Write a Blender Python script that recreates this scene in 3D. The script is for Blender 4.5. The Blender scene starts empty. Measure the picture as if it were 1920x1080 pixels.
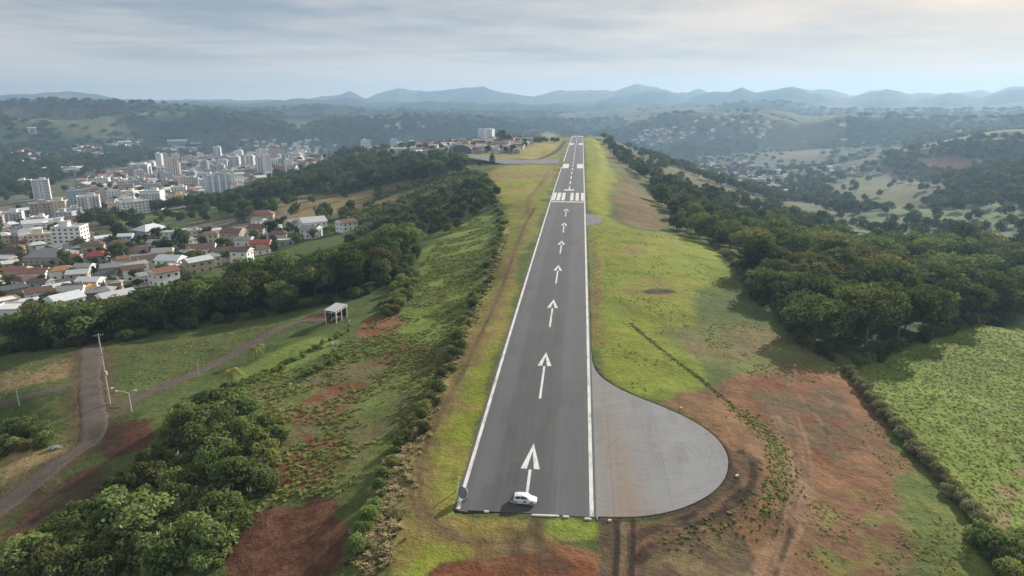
import bpy, bmesh, math, random
import numpy as np
from mathutils import Vector, Matrix, Euler

random.seed(7)
rng = np.random.default_rng(7)
S = bpy.context.scene
R = math.radians

# ------------------------------------------------------------------ camera, world, sun, exposure
CAM_H = 60.0
PITCH = R(15.3)
F = 1280.0                                   # focal length in pixels of a 1920-wide frame
cd = bpy.data.cameras.new('camera')
cam = bpy.data.objects.new('camera', cd)
S.collection.objects.link(cam)
cam.location = (0, 0, CAM_H)
cam.rotation_euler = (R(90) - PITCH, 0, 0)
cd.sensor_width = 36.0
cd.lens = 36.0 * F / 1920.0
cd.clip_start = 1.0
cd.clip_end = 90000.0
S.camera = cam
S.view_settings.view_transform = 'Standard'
S.view_settings.look = 'None'
S.view_settings.gamma = 1.0
S.view_settings.use_curve_mapping = False
S.view_settings.exposure = 1.0
S.cycles.use_denoising = True
S.cycles.max_bounces = 5
S.cycles.diffuse_bounces = 2
S.cycles.glossy_bounces = 2
S.cycles.transmission_bounces = 3
S.cycles.transparent_max_bounces = 8
S.cycles.volume_bounces = 0
S.cycles.caustics_reflective = False
S.cycles.caustics_refractive = False

SUN_AZ, SUN_EL = R(39), R(21.5)                # azimuth clockwise from +Y
SUN_DIR = Vector((math.sin(SUN_AZ) * math.cos(SUN_EL), math.cos(SUN_AZ) * math.cos(SUN_EL), math.sin(SUN_EL)))
sd = bpy.data.lights.new('sun', 'SUN')
sd.energy = 4.0
sd.angle = R(0.9)
sd.color = (1.0, 0.92, 0.81)
sun = bpy.data.objects.new('sun', sd)
S.collection.objects.link(sun)
sun.rotation_euler = (-SUN_DIR).to_track_quat('-Z', 'Y').to_euler()
sun.location = (0, 0, 300)


class NT:
    """tiny helper for building node trees"""
    def __init__(self, tree):
        self.t = tree
        self.t.nodes.clear()

    def n(self, kind, **kw):
        node = self.t.nodes.new(kind)
        for k, v in kw.items():
            if k == 'inp':
                for i, val in v.items():
                    if isinstance(val, bpy.types.NodeSocket):
                        self.t.links.new(val, node.inputs[i])
                    else:
                        node.inputs[i].default_value = val
            else:
                setattr(node, k, v)
        return node

    def math(self, op, a, b=0.0, c=None, clamp=False):
        d = {0: a, 1: b}
        if c is not None:
            d[2] = c
        return self.n('ShaderNodeMath', operation=op, use_clamp=clamp, inp=d).outputs[0]

    def mix(self, fac, a, b, mode='MIX'):
        m = self.n('ShaderNodeMix', data_type='RGBA', blend_type=mode)
        for i, v in ((0, fac), (6, a), (7, b)):
            if isinstance(v, bpy.types.NodeSocket):
                self.t.links.new(v, m.inputs[i])
            else:
                m.inputs[i].default_value = v if i == 0 else (*v[:3], 1)
        return m.outputs[2]

    def noise(self, vec, scale, detail=3, rough=0.55):
        d = {'Scale': scale, 'Detail': detail, 'Roughness': rough}
        if vec is not None:
            d['Vector'] = vec
        return self.n('ShaderNodeTexNoise', inp=d).outputs[0]

    def ramp(self, fac, stops):
        r = self.n('ShaderNodeValToRGB', inp={0: fac})
        e = r.color_ramp.elements
        while len(e) < len(stops):
            e.new(0.5)
        for el, (p, c) in zip(e, stops):
            el.position = p
            el.color = (*c, 1) if len(c) == 3 else c
        return r.outputs[0]

    def link(self, a, b):
        self.t.links.new(a, b)


def build_world():
    w = bpy.data.worlds.new('World')
    S.world = w
    w.use_nodes = True
    t = NT(w.node_tree)
    out = t.n('ShaderNodeOutputWorld')
    bg = t.n('ShaderNodeBackground', inp={1: 0.085})
    sky = t.n('ShaderNodeTexSky', sky_type='NISHITA', sun_disc=False, sun_elevation=SUN_EL, sun_rotation=SUN_AZ,
              altitude=600, air_density=1.0, dust_density=1.5, ozone_density=1.0)
    tc = t.n('ShaderNodeTexCoord')
    sep = t.n('ShaderNodeSeparateXYZ', inp={0: tc.outputs['Generated']})
    x, y, z = sep.outputs[0], sep.outputs[1], sep.outputs[2]
    zz = t.math('ADD', t.math('MAXIMUM', z, 0.0), 0.055)
    px, py = t.math('DIVIDE', x, zz), t.math('DIVIDE', y, zz)
    cm = t.n('ShaderNodeCombineXYZ', inp={0: t.math('ADD', px, t.math('MULTIPLY', py, -0.25)), 1: t.math('MULTIPLY', py, 0.85), 2: 0.0})
    n1 = t.noise(cm.outputs[0], 0.3, 6, 0.6)
    cm2 = t.n('ShaderNodeCombineXYZ', inp={0: t.math('ADD', px, t.math('MULTIPLY', py, -0.35)), 1: t.math('MULTIPLY', py, 2.2), 2: 3.7})
    n2 = t.noise(cm2.outputs[0], 0.55, 4, 0.55)
    dens = t.math('ADD', t.math('MULTIPLY', n1, 0.75), t.math('MULTIPLY', n2, 0.25))
    cover = t.ramp(dens, [(0.40, (0, 0, 0)), (0.57, (1, 1, 1))])
    d = t.n('ShaderNodeVectorMath', operation='DOT_PRODUCT', inp={0: tc.outputs['Generated'], 1: tuple(SUN_DIR)}).outputs['Value']
    glow = t.math('POWER', t.math('MAXIMUM', d, 0.0), 5.0)
    glow2 = t.math('POWER', t.math('MAXIMUM', d, 0.0), 26.0)
    cloud = t.mix(glow, (4.35, 4.2, 4.05), (5.7, 4.75, 3.75))
    cloud = t.mix(glow2, cloud, (9.8, 7.0, 4.1))
    gap = t.mix(glow, (1.6, 1.95, 2.4), (2.5, 2.4, 2.3))
    gap = t.mix(0.07, gap, sky.outputs[0])
    col = t.mix(t.math('MULTIPLY', cover, 0.9), gap, cloud)
    hz = t.math('POWER', t.math('SUBTRACT', 1.0, t.math('MINIMUM', t.math('MULTIPLY', t.math('ABSOLUTE', z), 6.5), 1.0)), 2.0)
    col = t.mix(t.math('MULTIPLY', hz, 0.8), col, t.mix(glow, (4.3, 4.2, 4.1), (5.4, 4.8, 4.2)))
    low = t.math('POWER', t.math('SUBTRACT', 1.0, t.math('MINIMUM', t.math('MULTIPLY', t.math('ABSOLUTE', z), 16.0), 1.0)), 1.5)
    col = t.mix(t.math('MULTIPLY', low, 0.85), col, (7.4, 6.7, 6.1))
    t.link(col, bg.inputs[0])
    t.link(bg.outputs[0], out.inputs[0])


build_world()


# ------------------------------------------------------------------ noise and geometry helpers
def _hash(ix, iy, seed):
    h = (ix.astype(np.int64) * 374761393 + iy.astype(np.int64) * 668265263 + seed * 974711) & 0x7fffffff
    h = ((h ^ (h >> 13)) * 1274126177) & 0x7fffffff
    h = h ^ (h >> 16)
    return (h & 0xffff) / 65535.0


def vnoise(x, y, seed=0):
    ix, iy = np.floor(x), np.floor(y)
    fx, fy = x - ix, y - iy
    fx = fx * fx * (3 - 2 * fx)
    fy = fy * fy * (3 - 2 * fy)
    a, b = _hash(ix, iy, seed), _hash(ix + 1, iy, seed)
    c, d = _hash(ix, iy + 1, seed), _hash(ix + 1, iy + 1, seed)
    return (a * (1 - fx) + b * fx) * (1 - fy) + (c * (1 - fx) + d * fx) * fy


def fbm(x, y, scale, octv=4, seed=0, gain=0.5):
    """0..1 fractal noise; scale = size of the largest feature in metres"""
    s, a, tot = 0.0, 1.0, 0.0
    f = 1.0 / scale
    for i in range(octv):
        c, sn = math.cos(i * 1.1), math.sin(i * 1.1)
        s = s + a * vnoise((x * c - y * sn) * f + 17.3 * i, (x * sn + y * c) * f - 9.1 * i, seed + i * 13)
        tot += a
        a *= gain
        f *= 2.03
    return s / tot


def sstep(a, b, x):
    t = np.clip((x - a) / (b - a), 0, 1)
    return t * t * (3 - 2 * t)


def ray(px, py):
    u, v = (px - 960.0) / F, (540.0 - py) / F
    return u, math.cos(PITCH) + v * math.sin(PITCH), -math.sin(PITCH) + v * math.cos(PITCH)


def sight(px, py):
    """azimuth and slope (dz per horizontal metre) of the sight line through a photo pixel"""
    x, y, z = ray(px, py)
    h = math.hypot(x, y)
    return math.atan2(x, y), z / h


# runway frame: a straight axis, sampled along world Y
RW_K, RW_C = 0.099, -7.1
RW_COS = 1 / math.sqrt(1 + RW_K * RW_K)
RW_DIR = Vector((RW_K * RW_COS, RW_COS, 0))
RW_NRM = Vector((RW_COS, -RW_K * RW_COS, 0))
HALF = 10.45
_pY = np.array([0, 60, 91, 156, 270, 408, 520, 629, 800, 1000, 1322, 1420])
_pZ = np.array([-0.3, -0.1, 0.0, 1.2, 1.9, 2.4, 2.1, 1.3, 0.6, -0.7, -3.4, -5.5])


def prof(Y):
    k = np.array([1, 2, 3, 2, 1]) / 9.0
    return sum(w * np.interp(np.asarray(Y, float) + o, _pY, _pZ) for w, o in zip(k, (-30, -15, 0, 15, 30)))


def cross(x, y):
    return (x - (RW_C + RW_K * y)) * RW_COS


def rw(Y, c, dz=0.0):
    """a point on the runway surface: Y = world Y of the axis point, c = metres to the right of the axis"""
    p = Vector((RW_C + RW_K * Y, Y, 0)) + RW_NRM * c
    p.z = float(prof(p.y)) + dz
    return p


# ------------------------------------------------------------------ terrain height
CTRL = []


def cp(px, py, z):
    az, sl = sight(px, py)
    r = (z - CAM_H) / sl
    CTRL.append((az, math.log(r), z))


def cr(px, r, z):
    az, _ = sight(px, 400)
    CTRL.append((az, math.log(r), z))


for Y in (60, 80, 100, 130, 160, 200, 260, 330, 410, 500, 620, 760, 900, 1080, 1280):
    for c in ((-22, 0, 22) if Y < 700 else (-30, 0, 30)):
        p = rw(Y, c)
        CTRL.append((math.atan2(p.x, p.y), math.log(math.hypot(p.x, p.y)), p.z))
for a in (
    # left slope next to the plateau, scrub and thicket
    (700, 1060, -1.5), (560, 1060, -4), (400, 1070, -6), (200, 1070, -9), (20, 1075, -11), (660, 900, -2.2), (560, 900, -4.5), (400, 900, -6.5),
    (290, 860, -7), (235, 800, -7.5), (180, 830, -11), (60, 905, -12), (0, 950, -12.5), (0, 850, -14), (130, 800, -12), (190, 760, -12), (170, 690, -14),
    (160, 655, -15), (40, 750, -15), (0, 680, -18), (720, 790, -2.6), (600, 780, -5.2), (450, 760, -7.5), (330, 725, -10.5), (300, 660, -13), (460, 690, -9.5), (420, 672, -12), (520, 620, -10.5),
    (640, 660, -5.8), (780, 690, -3.4), (560, 650, -7.2), (640, 607, -7), (720, 600, -5.5), (820, 600, -4.0), (870, 540, -3.6), (780, 520, -6), (700, 545, -8.5), (800, 470, -7), (880, 450, -4.5), (915, 420, -4),
    (850, 395, -9), (760, 400, -15), (900, 375, -3),
    # wood band, houses
    (300, 610, -19), (120, 640, -20), (500, 560, -15), (620, 520, -15), (0, 610, -27), (100, 570, -31), (240, 520, -33), (340, 490, -33), (430, 470, -32), (560, 440, -28), (650, 436, -25), (740, 430, -18),
    (480, 405, -38), (30, 500, -44), (160, 465, -45), (330, 440, -42), (580, 390, -34), (700, 380, -24), (800, 360, -12), (640, 365, -32), (520, 372, -40),
    (870, 335, -5), (800, 335, -12), (700, 335, -28), (600, 345, -38),
    # town
    (20, 435, -62), (150, 405, -72), (300, 392, -72), (420, 372, -70), (60, 380, -78), (240, 350, -90), (400, 340, -92), (100, 335, -92), (520, 325, -98), (300, 315, -100), (600, 302, -112), (480, 295, -112), (150, 290, -98), (330, 275, -105), (560, 270, -118),
    # village shoulder
    (900, 318, -1), (820, 300, -7), (720, 292, -22), (860, 285, -4), (920, 272, -3), (980, 268, -3), (1000, 290, 0), (960, 300, 0), (1040, 262, -3), (660, 290, -40),
    # right of the runway
    (1180, 600, 0.3), (1250, 480, 0.2), (1320, 560, -1.0), (1360, 490, -1.8), (1200, 440, 0.6), (1380, 640, -2.2), (1300, 740, -0.6), (1420, 720, -2.2), (1400, 860, -1.2), (1400, 1000, -1.6), (1250, 1040, -1.0),
    (1550, 900, -4), (1600, 1050, -4.5), (1500, 760, -3.6), (1560, 690, -5), (1640, 770, -5.4), (1760, 900, -5.6), (1860, 1030, -6), (1800, 760, -8), (1900, 900, -9), (1740, 650, -9), (1900, 620, -12), (1600, 640, -8), (1480, 590, -5.5), (1700, 590, -14),
    (1420, 500, -5.5), (1500, 500, -14), (1650, 500, -25), (1850, 500, -28), (1130, 300, -1), (1150, 340, -2), (1170, 400, -0.8), (1230, 420, -6), (1230, 375, -14), (1190, 345, -8), (1170, 310, -8), (1300, 440, -9), (1320, 400, -22), (1400, 420, -28), (1250, 330, -24), (1200, 295, -20), (1150, 275, -12),
    (1340, 370, -40), (1450, 400, -55), (1600, 425, -62), (1750, 430, -58), (1900, 425, -50), (1500, 375, -82), (1400, 350, -88), (1300, 330, -80), (1650, 390, -80), (1780, 385, -70), (1900, 370, -45), (1860, 345, -45),
    (1600, 345, -92), (1700, 345, -84), (1480, 345, -104), (1400, 320, -118), (1320, 300, -122), (1250, 280, -120), (1560, 310, -112), (1700, 315, -72), (1790, 300, -52), (1850, 290, -38), (1700, 285, -66),
    (1840, 262, -14), (1900, 275, -22), (1760, 270, -34), (1560, 285, -120), (1450, 285, -132), (1250, 262, -130), (1380, 262, -120), (1600, 265, -100), (1780, 240, -30), (1880, 258, -20),
):
    cp(*a)
for a in (
    (1085, 1500, -35), (1085, 2000, -130), (1000, 1700, -60), (1085, 3000, -190), (900, 1500, -60), (900, 2200, -150), (700, 1600, -120), (800, 2600, -150), (300, 2600, -110), (60, 2300, -90), (500, 2700, -130), (-100, 900, -85), (-100, 2000, -95),
    (1200, 2600, -160), (1300, 2600, -120), (1350, 3300, -45), (1450, 3400, -35), (1240, 3100, -85), (1600, 2700, -70), (1700, 3000, -45), (1850, 3000, -45), (1560, 2100, -120), (1850, 1900, -70), (1900, 1500, -45), (1980, 1300, -20), (2100, 700, -40), (2100, 300, -25), (2100, 150, -12), (2100, 90, -8),
    (-150, 100, -14), (-150, 200, -24), (-150, 350, -40), (1000, 40, -2), (300, 50, -8), (1700, 50, -4), (2600, 200, -20), (2600, 1000, -50), (-700, 200, -25), (-700, 1000, -80), (2600, 60, -8), (-700, 60, -12),
    (100, 3600, -40), (400, 3800, -60), (700, 3800, -130), (1000, 4000, -170), (1300, 4600, -120), (1700, 4400, -110), (2600, 4000, -90), (-700, 4000, -70),
    (0, 9000, -120), (600, 9000, -140), (1100, 9000, -150), (1600, 9000, -130), (2600, 9000, -120), (-700, 9000, -120), (0, 30000, -150), (1000, 30000, -150), (2000, 30000, -150),
):
    cr(*a)
_C = np.array(CTRL)
_EPS2 = 0.03 ** 2


def _phi(d2):
    return np.sqrt(d2 + _EPS2)


_D2 = (_C[:, None, 0] - _C[None, :, 0]) ** 2 + (_C[:, None, 1] - _C[None, :, 1]) ** 2
_n = len(_C)
_A = np.zeros((_n + 1, _n + 1))
_A[:_n, :_n] = _phi(_D2) - 0.002 * np.eye(_n)
_A[:_n, _n] = 1
_A[_n, :_n] = 1
# solve for height scaled by distance so that near relief stays exact
_W = np.linalg.solve(_A, np.append(_C[:, 2], 0))


def rbf(az, lr):
    out = np.full(az.shape, _W[-1])
    for i in range(_n):
        out += _W[i] * _phi((az - _C[i, 0]) ** 2 + (lr - _C[i, 1]) ** 2)
    return out


# hill ranges: crest line as (photo column, crest row) seen at a distance, with real depth
RIDGES = [
    # distance, half depth, roughness, crest
    (9200, 800, 0.10, [(-300, 182), (0, 181), (60, 178), (150, 175), (205, 182), (300, 187), (450, 188), (520, 186), (545, 189), (600, 180), (640, 178), (655, 173), (685, 183), (745, 167), (800, 174), (850, 172), (905, 166), (955, 179), (1000, 184), (1050, 172), (1110, 170), (1150, 171), (1190, 162), (1225, 167), (1270, 179), (1310, 172), (1335, 180), (1420, 182), (1490, 171), (1540, 170), (1600, 182), (1660, 173), (1710, 179), (1770, 176), (1835, 170), (1860, 175), (1895, 167), (1930, 173), (2200, 176)]),
    (7000, 600, 0.12, [(-300, 190), (0, 190), (120, 188), (300, 192), (500, 190), (560, 187), (640, 185), (700, 190), (860, 194), (1000, 193), (1120, 188), (1180, 178), (1215, 173), (1255, 176), (1290, 188), (1330, 178), (1365, 176), (1392, 167), (1418, 176), (1455, 173), (1485, 169), (1520, 174), (1590, 183), (1660, 172), (1690, 174), (1720, 183), (1790, 180), (1850, 178), (1900, 171), (1960, 178), (2200, 178)]),
    (5600, 420, 0.14, [(-300, 194), (0, 196), (250, 194), (520, 196), (600, 193), (720, 196), (850, 190), (960, 192), (1060, 197), (1130, 192), (1260, 196), (1330, 190), (1470, 186), (1560, 199), (1640, 202), (1700, 197), (1780, 199), (1900, 196), (2200, 196)]),
    (4500, 320, 0.16, [(-300, 200), (0, 204), (200, 204), (400, 199), (480, 205), (560, 198), (640, 202), (700, 210), (800, 207), (900, 213), (1000, 209), (1120, 209), (1240, 203), (1330, 198), (1400, 190), (1450, 193), (1540, 204), (1640, 206), (1740, 209), (1860, 210), (1950, 208), (2200, 206)]),
    (3700, 250, 0.15, [(-300, 186), (0, 190), (100, 187), (220, 193), (330, 200), (420, 207), (500, 214), (560, 224), (640, 220), (740, 217), (840, 217), (930, 219), (1010, 224), (1090, 226), (1180, 222), (1260, 212), (1350, 214), (1440, 208), (1520, 216), (1600, 219), (1700, 222), (1820, 224), (1920, 222), (2200, 220)]),
    (3050, 210, 0.15, [(-300, 204), (0, 216), (120, 225), (240, 217), (330, 212), (430, 216), (500, 220), (560, 244), (620, 226), (700, 222), (790, 219), (880, 222), (940, 232), (1010, 244), (1100, 256), (1180, 238), (1250, 218), (1330, 213), (1420, 212), (1500, 226), (1580, 217), (1660, 215), (1740, 218), (1800, 226), (1860, 222), (1930, 220), (2200, 214)]),
]


def ridge_height(az, r):
    best = np.full(az.shape, -1e9)
    for k, (D, half, ro, pts) in enumerate(RIDGES):
        a = np.array([sight(px, py)[0] for px, py in pts])
        sl = np.array([sight(px, py)[1] for px, py in pts])
        wob = 1 + 0.13 * (2 * fbm(az * 6000, az * 0 + k * 100.0, 1500, 3, 40 + k) - 1)
        Dk = D * wob
        top = CAM_H + np.interp(az, a, sl) * Dk * (1.22 if k < 2 else 1.0)
        top = top + D * 0.0042 * (2 * fbm(az * 30000, az * 0 + 7.0 * k, 1100, 5, 60 + k, 0.6) - 1)
        t = (r - Dk) / half
        base = -170.0
        shape = 1.0 / (1.0 + np.abs(t) ** 2.2)
        best = np.maximum(best, base + (top - base) * shape)
    return best


def height(az, lr):
    r = np.exp(lr)
    x, y = r * np.sin(az), r * np.cos(az)
    h = rbf(az, lr)
    far = sstep(1900, 3000, r)
    rh = ridge_height(az, r)
    rough = (fbm(x, y, 420, 5, 3) - 0.5) * 60
    h = h + far * 0.6 * rough + sstep(250, 900, r) * (fbm(x, y, 160, 4, 5) - 0.5) * 9
    m = np.maximum(h, rh + far * rough * 0.35)
    h = np.where(r > 2300, h + (m - h) * sstep(2300, 2700, r), h)
    c = cross(x, y)
    # the levelled runway strip
    lft, rgt = np.interp(y, [0, 500, 700], [14, 14, 30]), np.interp(y, [0, 80, 86, 92, 100, 110, 120, 130, 142, 152, 500, 700], [13, 16, 26, 33, 37, 37, 34, 27, 19, 13, 13, 26])
    d = np.maximum(-c - lft, c - rgt)
    flat = (1 - sstep(0, 11, d)) * (1 - sstep(1330, 1420, y)) * sstep(20, 40, y)
    bump = (fbm(x, y, 7, 4, 21) - 0.5) * 0.55 + (fbm(x, y, 28, 3, 23) - 0.5) * 1.0
    h = h + bump * (1 - 0.93 * (1 - sstep(0, 22, d) * sstep(30, 80, r)))
    h = h * (1 - flat) + (prof(y) + (bump * 0.05)) * flat
    return h


# polar grid centred under the viewpoint: fine in front, coarser to the sides
def _axis(segs):
    out = []
    for a, b, st in segs:
        n = max(1, int(round((b - a) / st)))
        out += list(a + (b - a) * np.arange(n) / n)
    out.append(segs[-1][1])
    return np.array(out)


AZ = _axis([(R(-85), R(-42), R(0.6)), (R(-42), R(42), R(0.125)), (R(42), R(85), R(0.6))])
LR = _axis([(math.log(22), math.log(60), 0.02), (math.log(60), math.log(420), 0.0048), (math.log(420), math.log(3200), 0.0085), (math.log(3200), math.log(10900), 0.0125)])
GA, GL = np.meshgrid(AZ, LR)
GR = np.exp(GL)
GX, GY = GR * np.sin(GA), GR * np.cos(GA)
GZ = height(GA, GL)


def hz(x, y):
    """terrain height at world points, read from the sheet itself"""
    x, y = np.atleast_1d(np.asarray(x, float)), np.atleast_1d(np.asarray(y, float))
    az, lr = np.arctan2(x, y), np.log(np.hypot(x, y))
    i = np.clip(np.searchsorted(AZ, az) - 1, 0, len(AZ) - 2)
    j = np.clip(np.searchsorted(LR, lr) - 1, 0, len(LR) - 2)
    fa = np.clip((az - AZ[i]) / (AZ[i + 1] - AZ[i]), 0, 1)
    fl = np.clip((lr - LR[j]) / (LR[j + 1] - LR[j]), 0, 1)
    return (GZ[j, i] * (1 - fa) + GZ[j, i + 1] * fa) * (1 - fl) + (GZ[j + 1, i] * (1 - fa) + GZ[j + 1, i + 1] * fa) * fl


def H1(x, y):
    return float(hz(x, y)[0])


def G(px, py, rmin=40.0):
    """the terrain point under a photo pixel"""
    az, sl = sight(px, py)
    i = min(max(int(np.searchsorted(AZ, az)) - 1, 0), len(AZ) - 2)
    f = (az - AZ[i]) / (AZ[i + 1] - AZ[i])
    col = GZ[:, i] * (1 - f) + GZ[:, i + 1] * f
    rr = np.exp(LR)
    gap = CAM_H + rr * sl - col
    k = np.where((gap <= 0) & (rr > rmin))[0]
    if len(k) == 0:
        r = 20000.0
    else:
        k = k[0]
        g0, g1 = gap[k - 1], gap[k]
        r = rr[k - 1] + (rr[k] - rr[k - 1]) * (g0 / (g0 - g1) if g0 > 0 else 0)
    x, y = r * math.sin(az), r * math.cos(az)
    return Vector((x, y, H1(x, y)))


# ------------------------------------------------------------------ scene bookkeeping
COL = S.collection


def tag(o, label=None, cat=None, group=None, kind=None):
    if label: o['label'] = label
    if cat: o['category'] = cat
    if group: o['group'] = group
    if kind: o['kind'] = kind
    return o


def link(name, me, parent=None, loc=None, rz=0.0):
    o = bpy.data.objects.new(name, me)
    COL.objects.link(o)
    if parent is not None:
        o.parent = parent
    if loc is not None:
        o.location = loc
    if rz:
        o.rotation_euler = (0, 0, rz)
    return o


def empty(name, loc, rz=0.0, scale=1.0):
    o = link(name, None, None, loc, rz)
    o.empty_display_size = 0.5
    o.scale = (scale,) * 3
    return o


def np_mesh(name, V, Fq, mat, attr=None, smooth=False, mi=None):
    """mesh from an (n,3) vertex array and an (m,k) face array"""
    V = np.asarray(V, np.float32)
    Fq = np.asarray(Fq, np.int32)
    me = bpy.data.meshes.new(name)
    me.vertices.add(len(V))
    me.vertices.foreach_set('co', V.ravel())
    k = Fq.shape[1]
    me.loops.add(Fq.size)
    me.loops.foreach_set('vertex_index', Fq.ravel())
    me.polygons.add(len(Fq))
    me.polygons.foreach_set('loop_start', np.arange(0, Fq.size, k, dtype=np.int32))
    me.polygons.foreach_set('loop_total', np.full(len(Fq), k, np.int32))
    for m in (mat if isinstance(mat, (list, tuple)) else [mat]):
        me.materials.append(m)
    if mi is not None:
        me.polygons.foreach_set('material_index', np.asarray(mi, np.int32))
    me.polygons.foreach_set('use_smooth', np.full(len(Fq), bool(smooth)))
    me.update(calc_edges=True)
    if attr is not None:
        a = me.attributes.new('tint', 'FLOAT_COLOR', 'POINT')
        c = np.ones((len(V), 4), np.float32)
        c[:, :3] = attr
        a.data.foreach_set('color', c.ravel())
    return me


class MB:
    """collects simple solids, then links them as ONE mesh object"""
    def __init__(self):
        self.v, self.f, self.m = [], [], []

    def add(self, verts, faces, m=0):
        b = len(self.v)
        self.v += [tuple(p) for p in verts]
        self.f += [tuple(i + b for i in f) for f in faces]
        self.m += [m] * len(faces)

    def box(self, x0, x1, y0, y1, z0, z1, m=0):
        self.add([(x0, y0, z0), (x1, y0, z0), (x1, y1, z0), (x0, y1, z0), (x0, y0, z1), (x1, y0, z1), (x1, y1, z1), (x0, y1, z1)],
                 [(0, 3, 2, 1), (4, 5, 6, 7), (0, 1, 5, 4), (1, 2, 6, 5), (2, 3, 7, 6), (3, 0, 4, 7)], m)

    def tube(self, pts, rad, seg=6, m=0, caps=True):
        pts = [Vector(p) for p in pts]
        rad = rad if isinstance(rad, (list, tuple)) else [rad] * len(pts)
        b = len(self.v)
        for i, p in enumerate(pts):
            d = (pts[min(i + 1, len(pts) - 1)] - pts[max(i - 1, 0)]).normalized()
            a = d.orthogonal().normalized() if abs(d.z) < 0.99 else Vector((1, 0, 0))
            c = d.cross(a)
            for k in range(seg):
                t = 2 * math.pi * k / seg
                self.v.append(tuple(p + (a * math.cos(t) + c * math.sin(t)) * rad[i]))
        for i in range(len(pts) - 1):
            for k in range(seg):
                k2 = (k + 1) % seg
                self.f.append((b + i * seg + k, b + i * seg + k2, b + (i + 1) * seg + k2, b + (i + 1) * seg + k))
                self.m.append(m)
        if caps:
            self.f.append(tuple(b + k for k in reversed(range(seg))))
            self.f.append(tuple(b + (len(pts) - 1) * seg + k for k in range(seg)))
            self.m += [m, m]

    def mesh(self, name, mats):
        me = bpy.data.meshes.new(name)
        me.from_pydata(self.v, [], self.f)
        for mm in (mats if isinstance(mats, (list, tuple)) else [mats]):
            me.materials.append(mm)
        me.polygons.foreach_set('material_index', np.asarray(self.m, np.int32))
        me.update()
        return me

    def build(self, name, mats, parent=None, loc=None, rz=0.0):
        return link(name, self.mesh(name, mats), parent, loc, rz)


# ------------------------------------------------------------------ materials
def pmat(name, col, rough=0.8, var=0.25, scale=1.5, spec=0.3, bump=0.0, metal=0.0, objvar=0.0):
    """a painted or mineral surface with uneven tone and a little grime"""
    m = bpy.data.materials.new(name)
    m.use_nodes = True
    t = NT(m.node_tree)
    out = t.n('ShaderNodeOutputMaterial')
    geo = t.n('ShaderNodeTexCoord').outputs['Object']
    n = t.noise(geo, scale, 4, 0.6)
    f = t.math('ADD', t.math('MULTIPLY', n, var * 2), 1 - var)
    if objvar:
        r = t.n('ShaderNodeObjectInfo').outputs['Random']
        f = t.math('MULTIPLY', f, t.math('ADD', t.math('MULTIPLY', r, objvar * 2), 1 - objvar))
    c = t.n('ShaderNodeVectorMath', operation='SCALE', inp={0: tuple(col), 3: f}).outputs[0]
    b = t.n('ShaderNodeBsdfPrincipled', inp={'Base Color': c, 'Roughness': rough, 'Specular IOR Level': spec, 'Metallic': metal})
    if bump:
        bp = t.n('ShaderNodeBump', inp={'Strength': bump, 'Distance': 0.05, 'Height': n})
        t.link(bp.outputs[0], b.inputs['Normal'])
    t.link(b.outputs[0], out.inputs[0])
    return m


def foliage_mat(name, a, b, trans=0.3, objvar=0.3, hue=None):
    """leaves: tint attribute for clump-to-clump change, object random for plant-to-plant change"""
    m = bpy.data.materials.new(name)
    m.use_nodes = True
    t = NT(m.node_tree)
    out = t.n('ShaderNodeOutputMaterial')
    at = t.n('ShaderNodeAttribute', attribute_name='tint')
    rnd = t.n('ShaderNodeObjectInfo').outputs['Random']
    c = t.mix(at.outputs['Fac'], a, b)
    if hue:
        c = t.mix(t.math('POWER', rnd, 3.0), c, hue)
    r2 = t.math('FRACT', t.math('MULTIPLY', rnd, 7.31))
    f = t.math('ADD', t.math('MULTIPLY', r2, objvar * 2), 1 - objvar)
    c = t.n('ShaderNodeVectorMath', operation='SCALE', inp={0: c, 3: f}).outputs[0]
    d = t.n('ShaderNodeBsdfPrincipled', inp={'Base Color': c, 'Roughness': 0.9, 'Specular IOR Level': 0.04})
    ct = t.n('ShaderNodeVectorMath', operation='MULTIPLY', inp={0: c, 1: (1.5, 1.45, 0.55)}).outputs[0]
    tr = t.n('ShaderNodeBsdfTranslucent', inp={0: ct})
    mx = t.n('ShaderNodeMixShader', inp={0: trans, 1: d.outputs[0], 2: tr.outputs[0]})
    t.link(mx.outputs[0], out.inputs[0])
    return m


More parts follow.
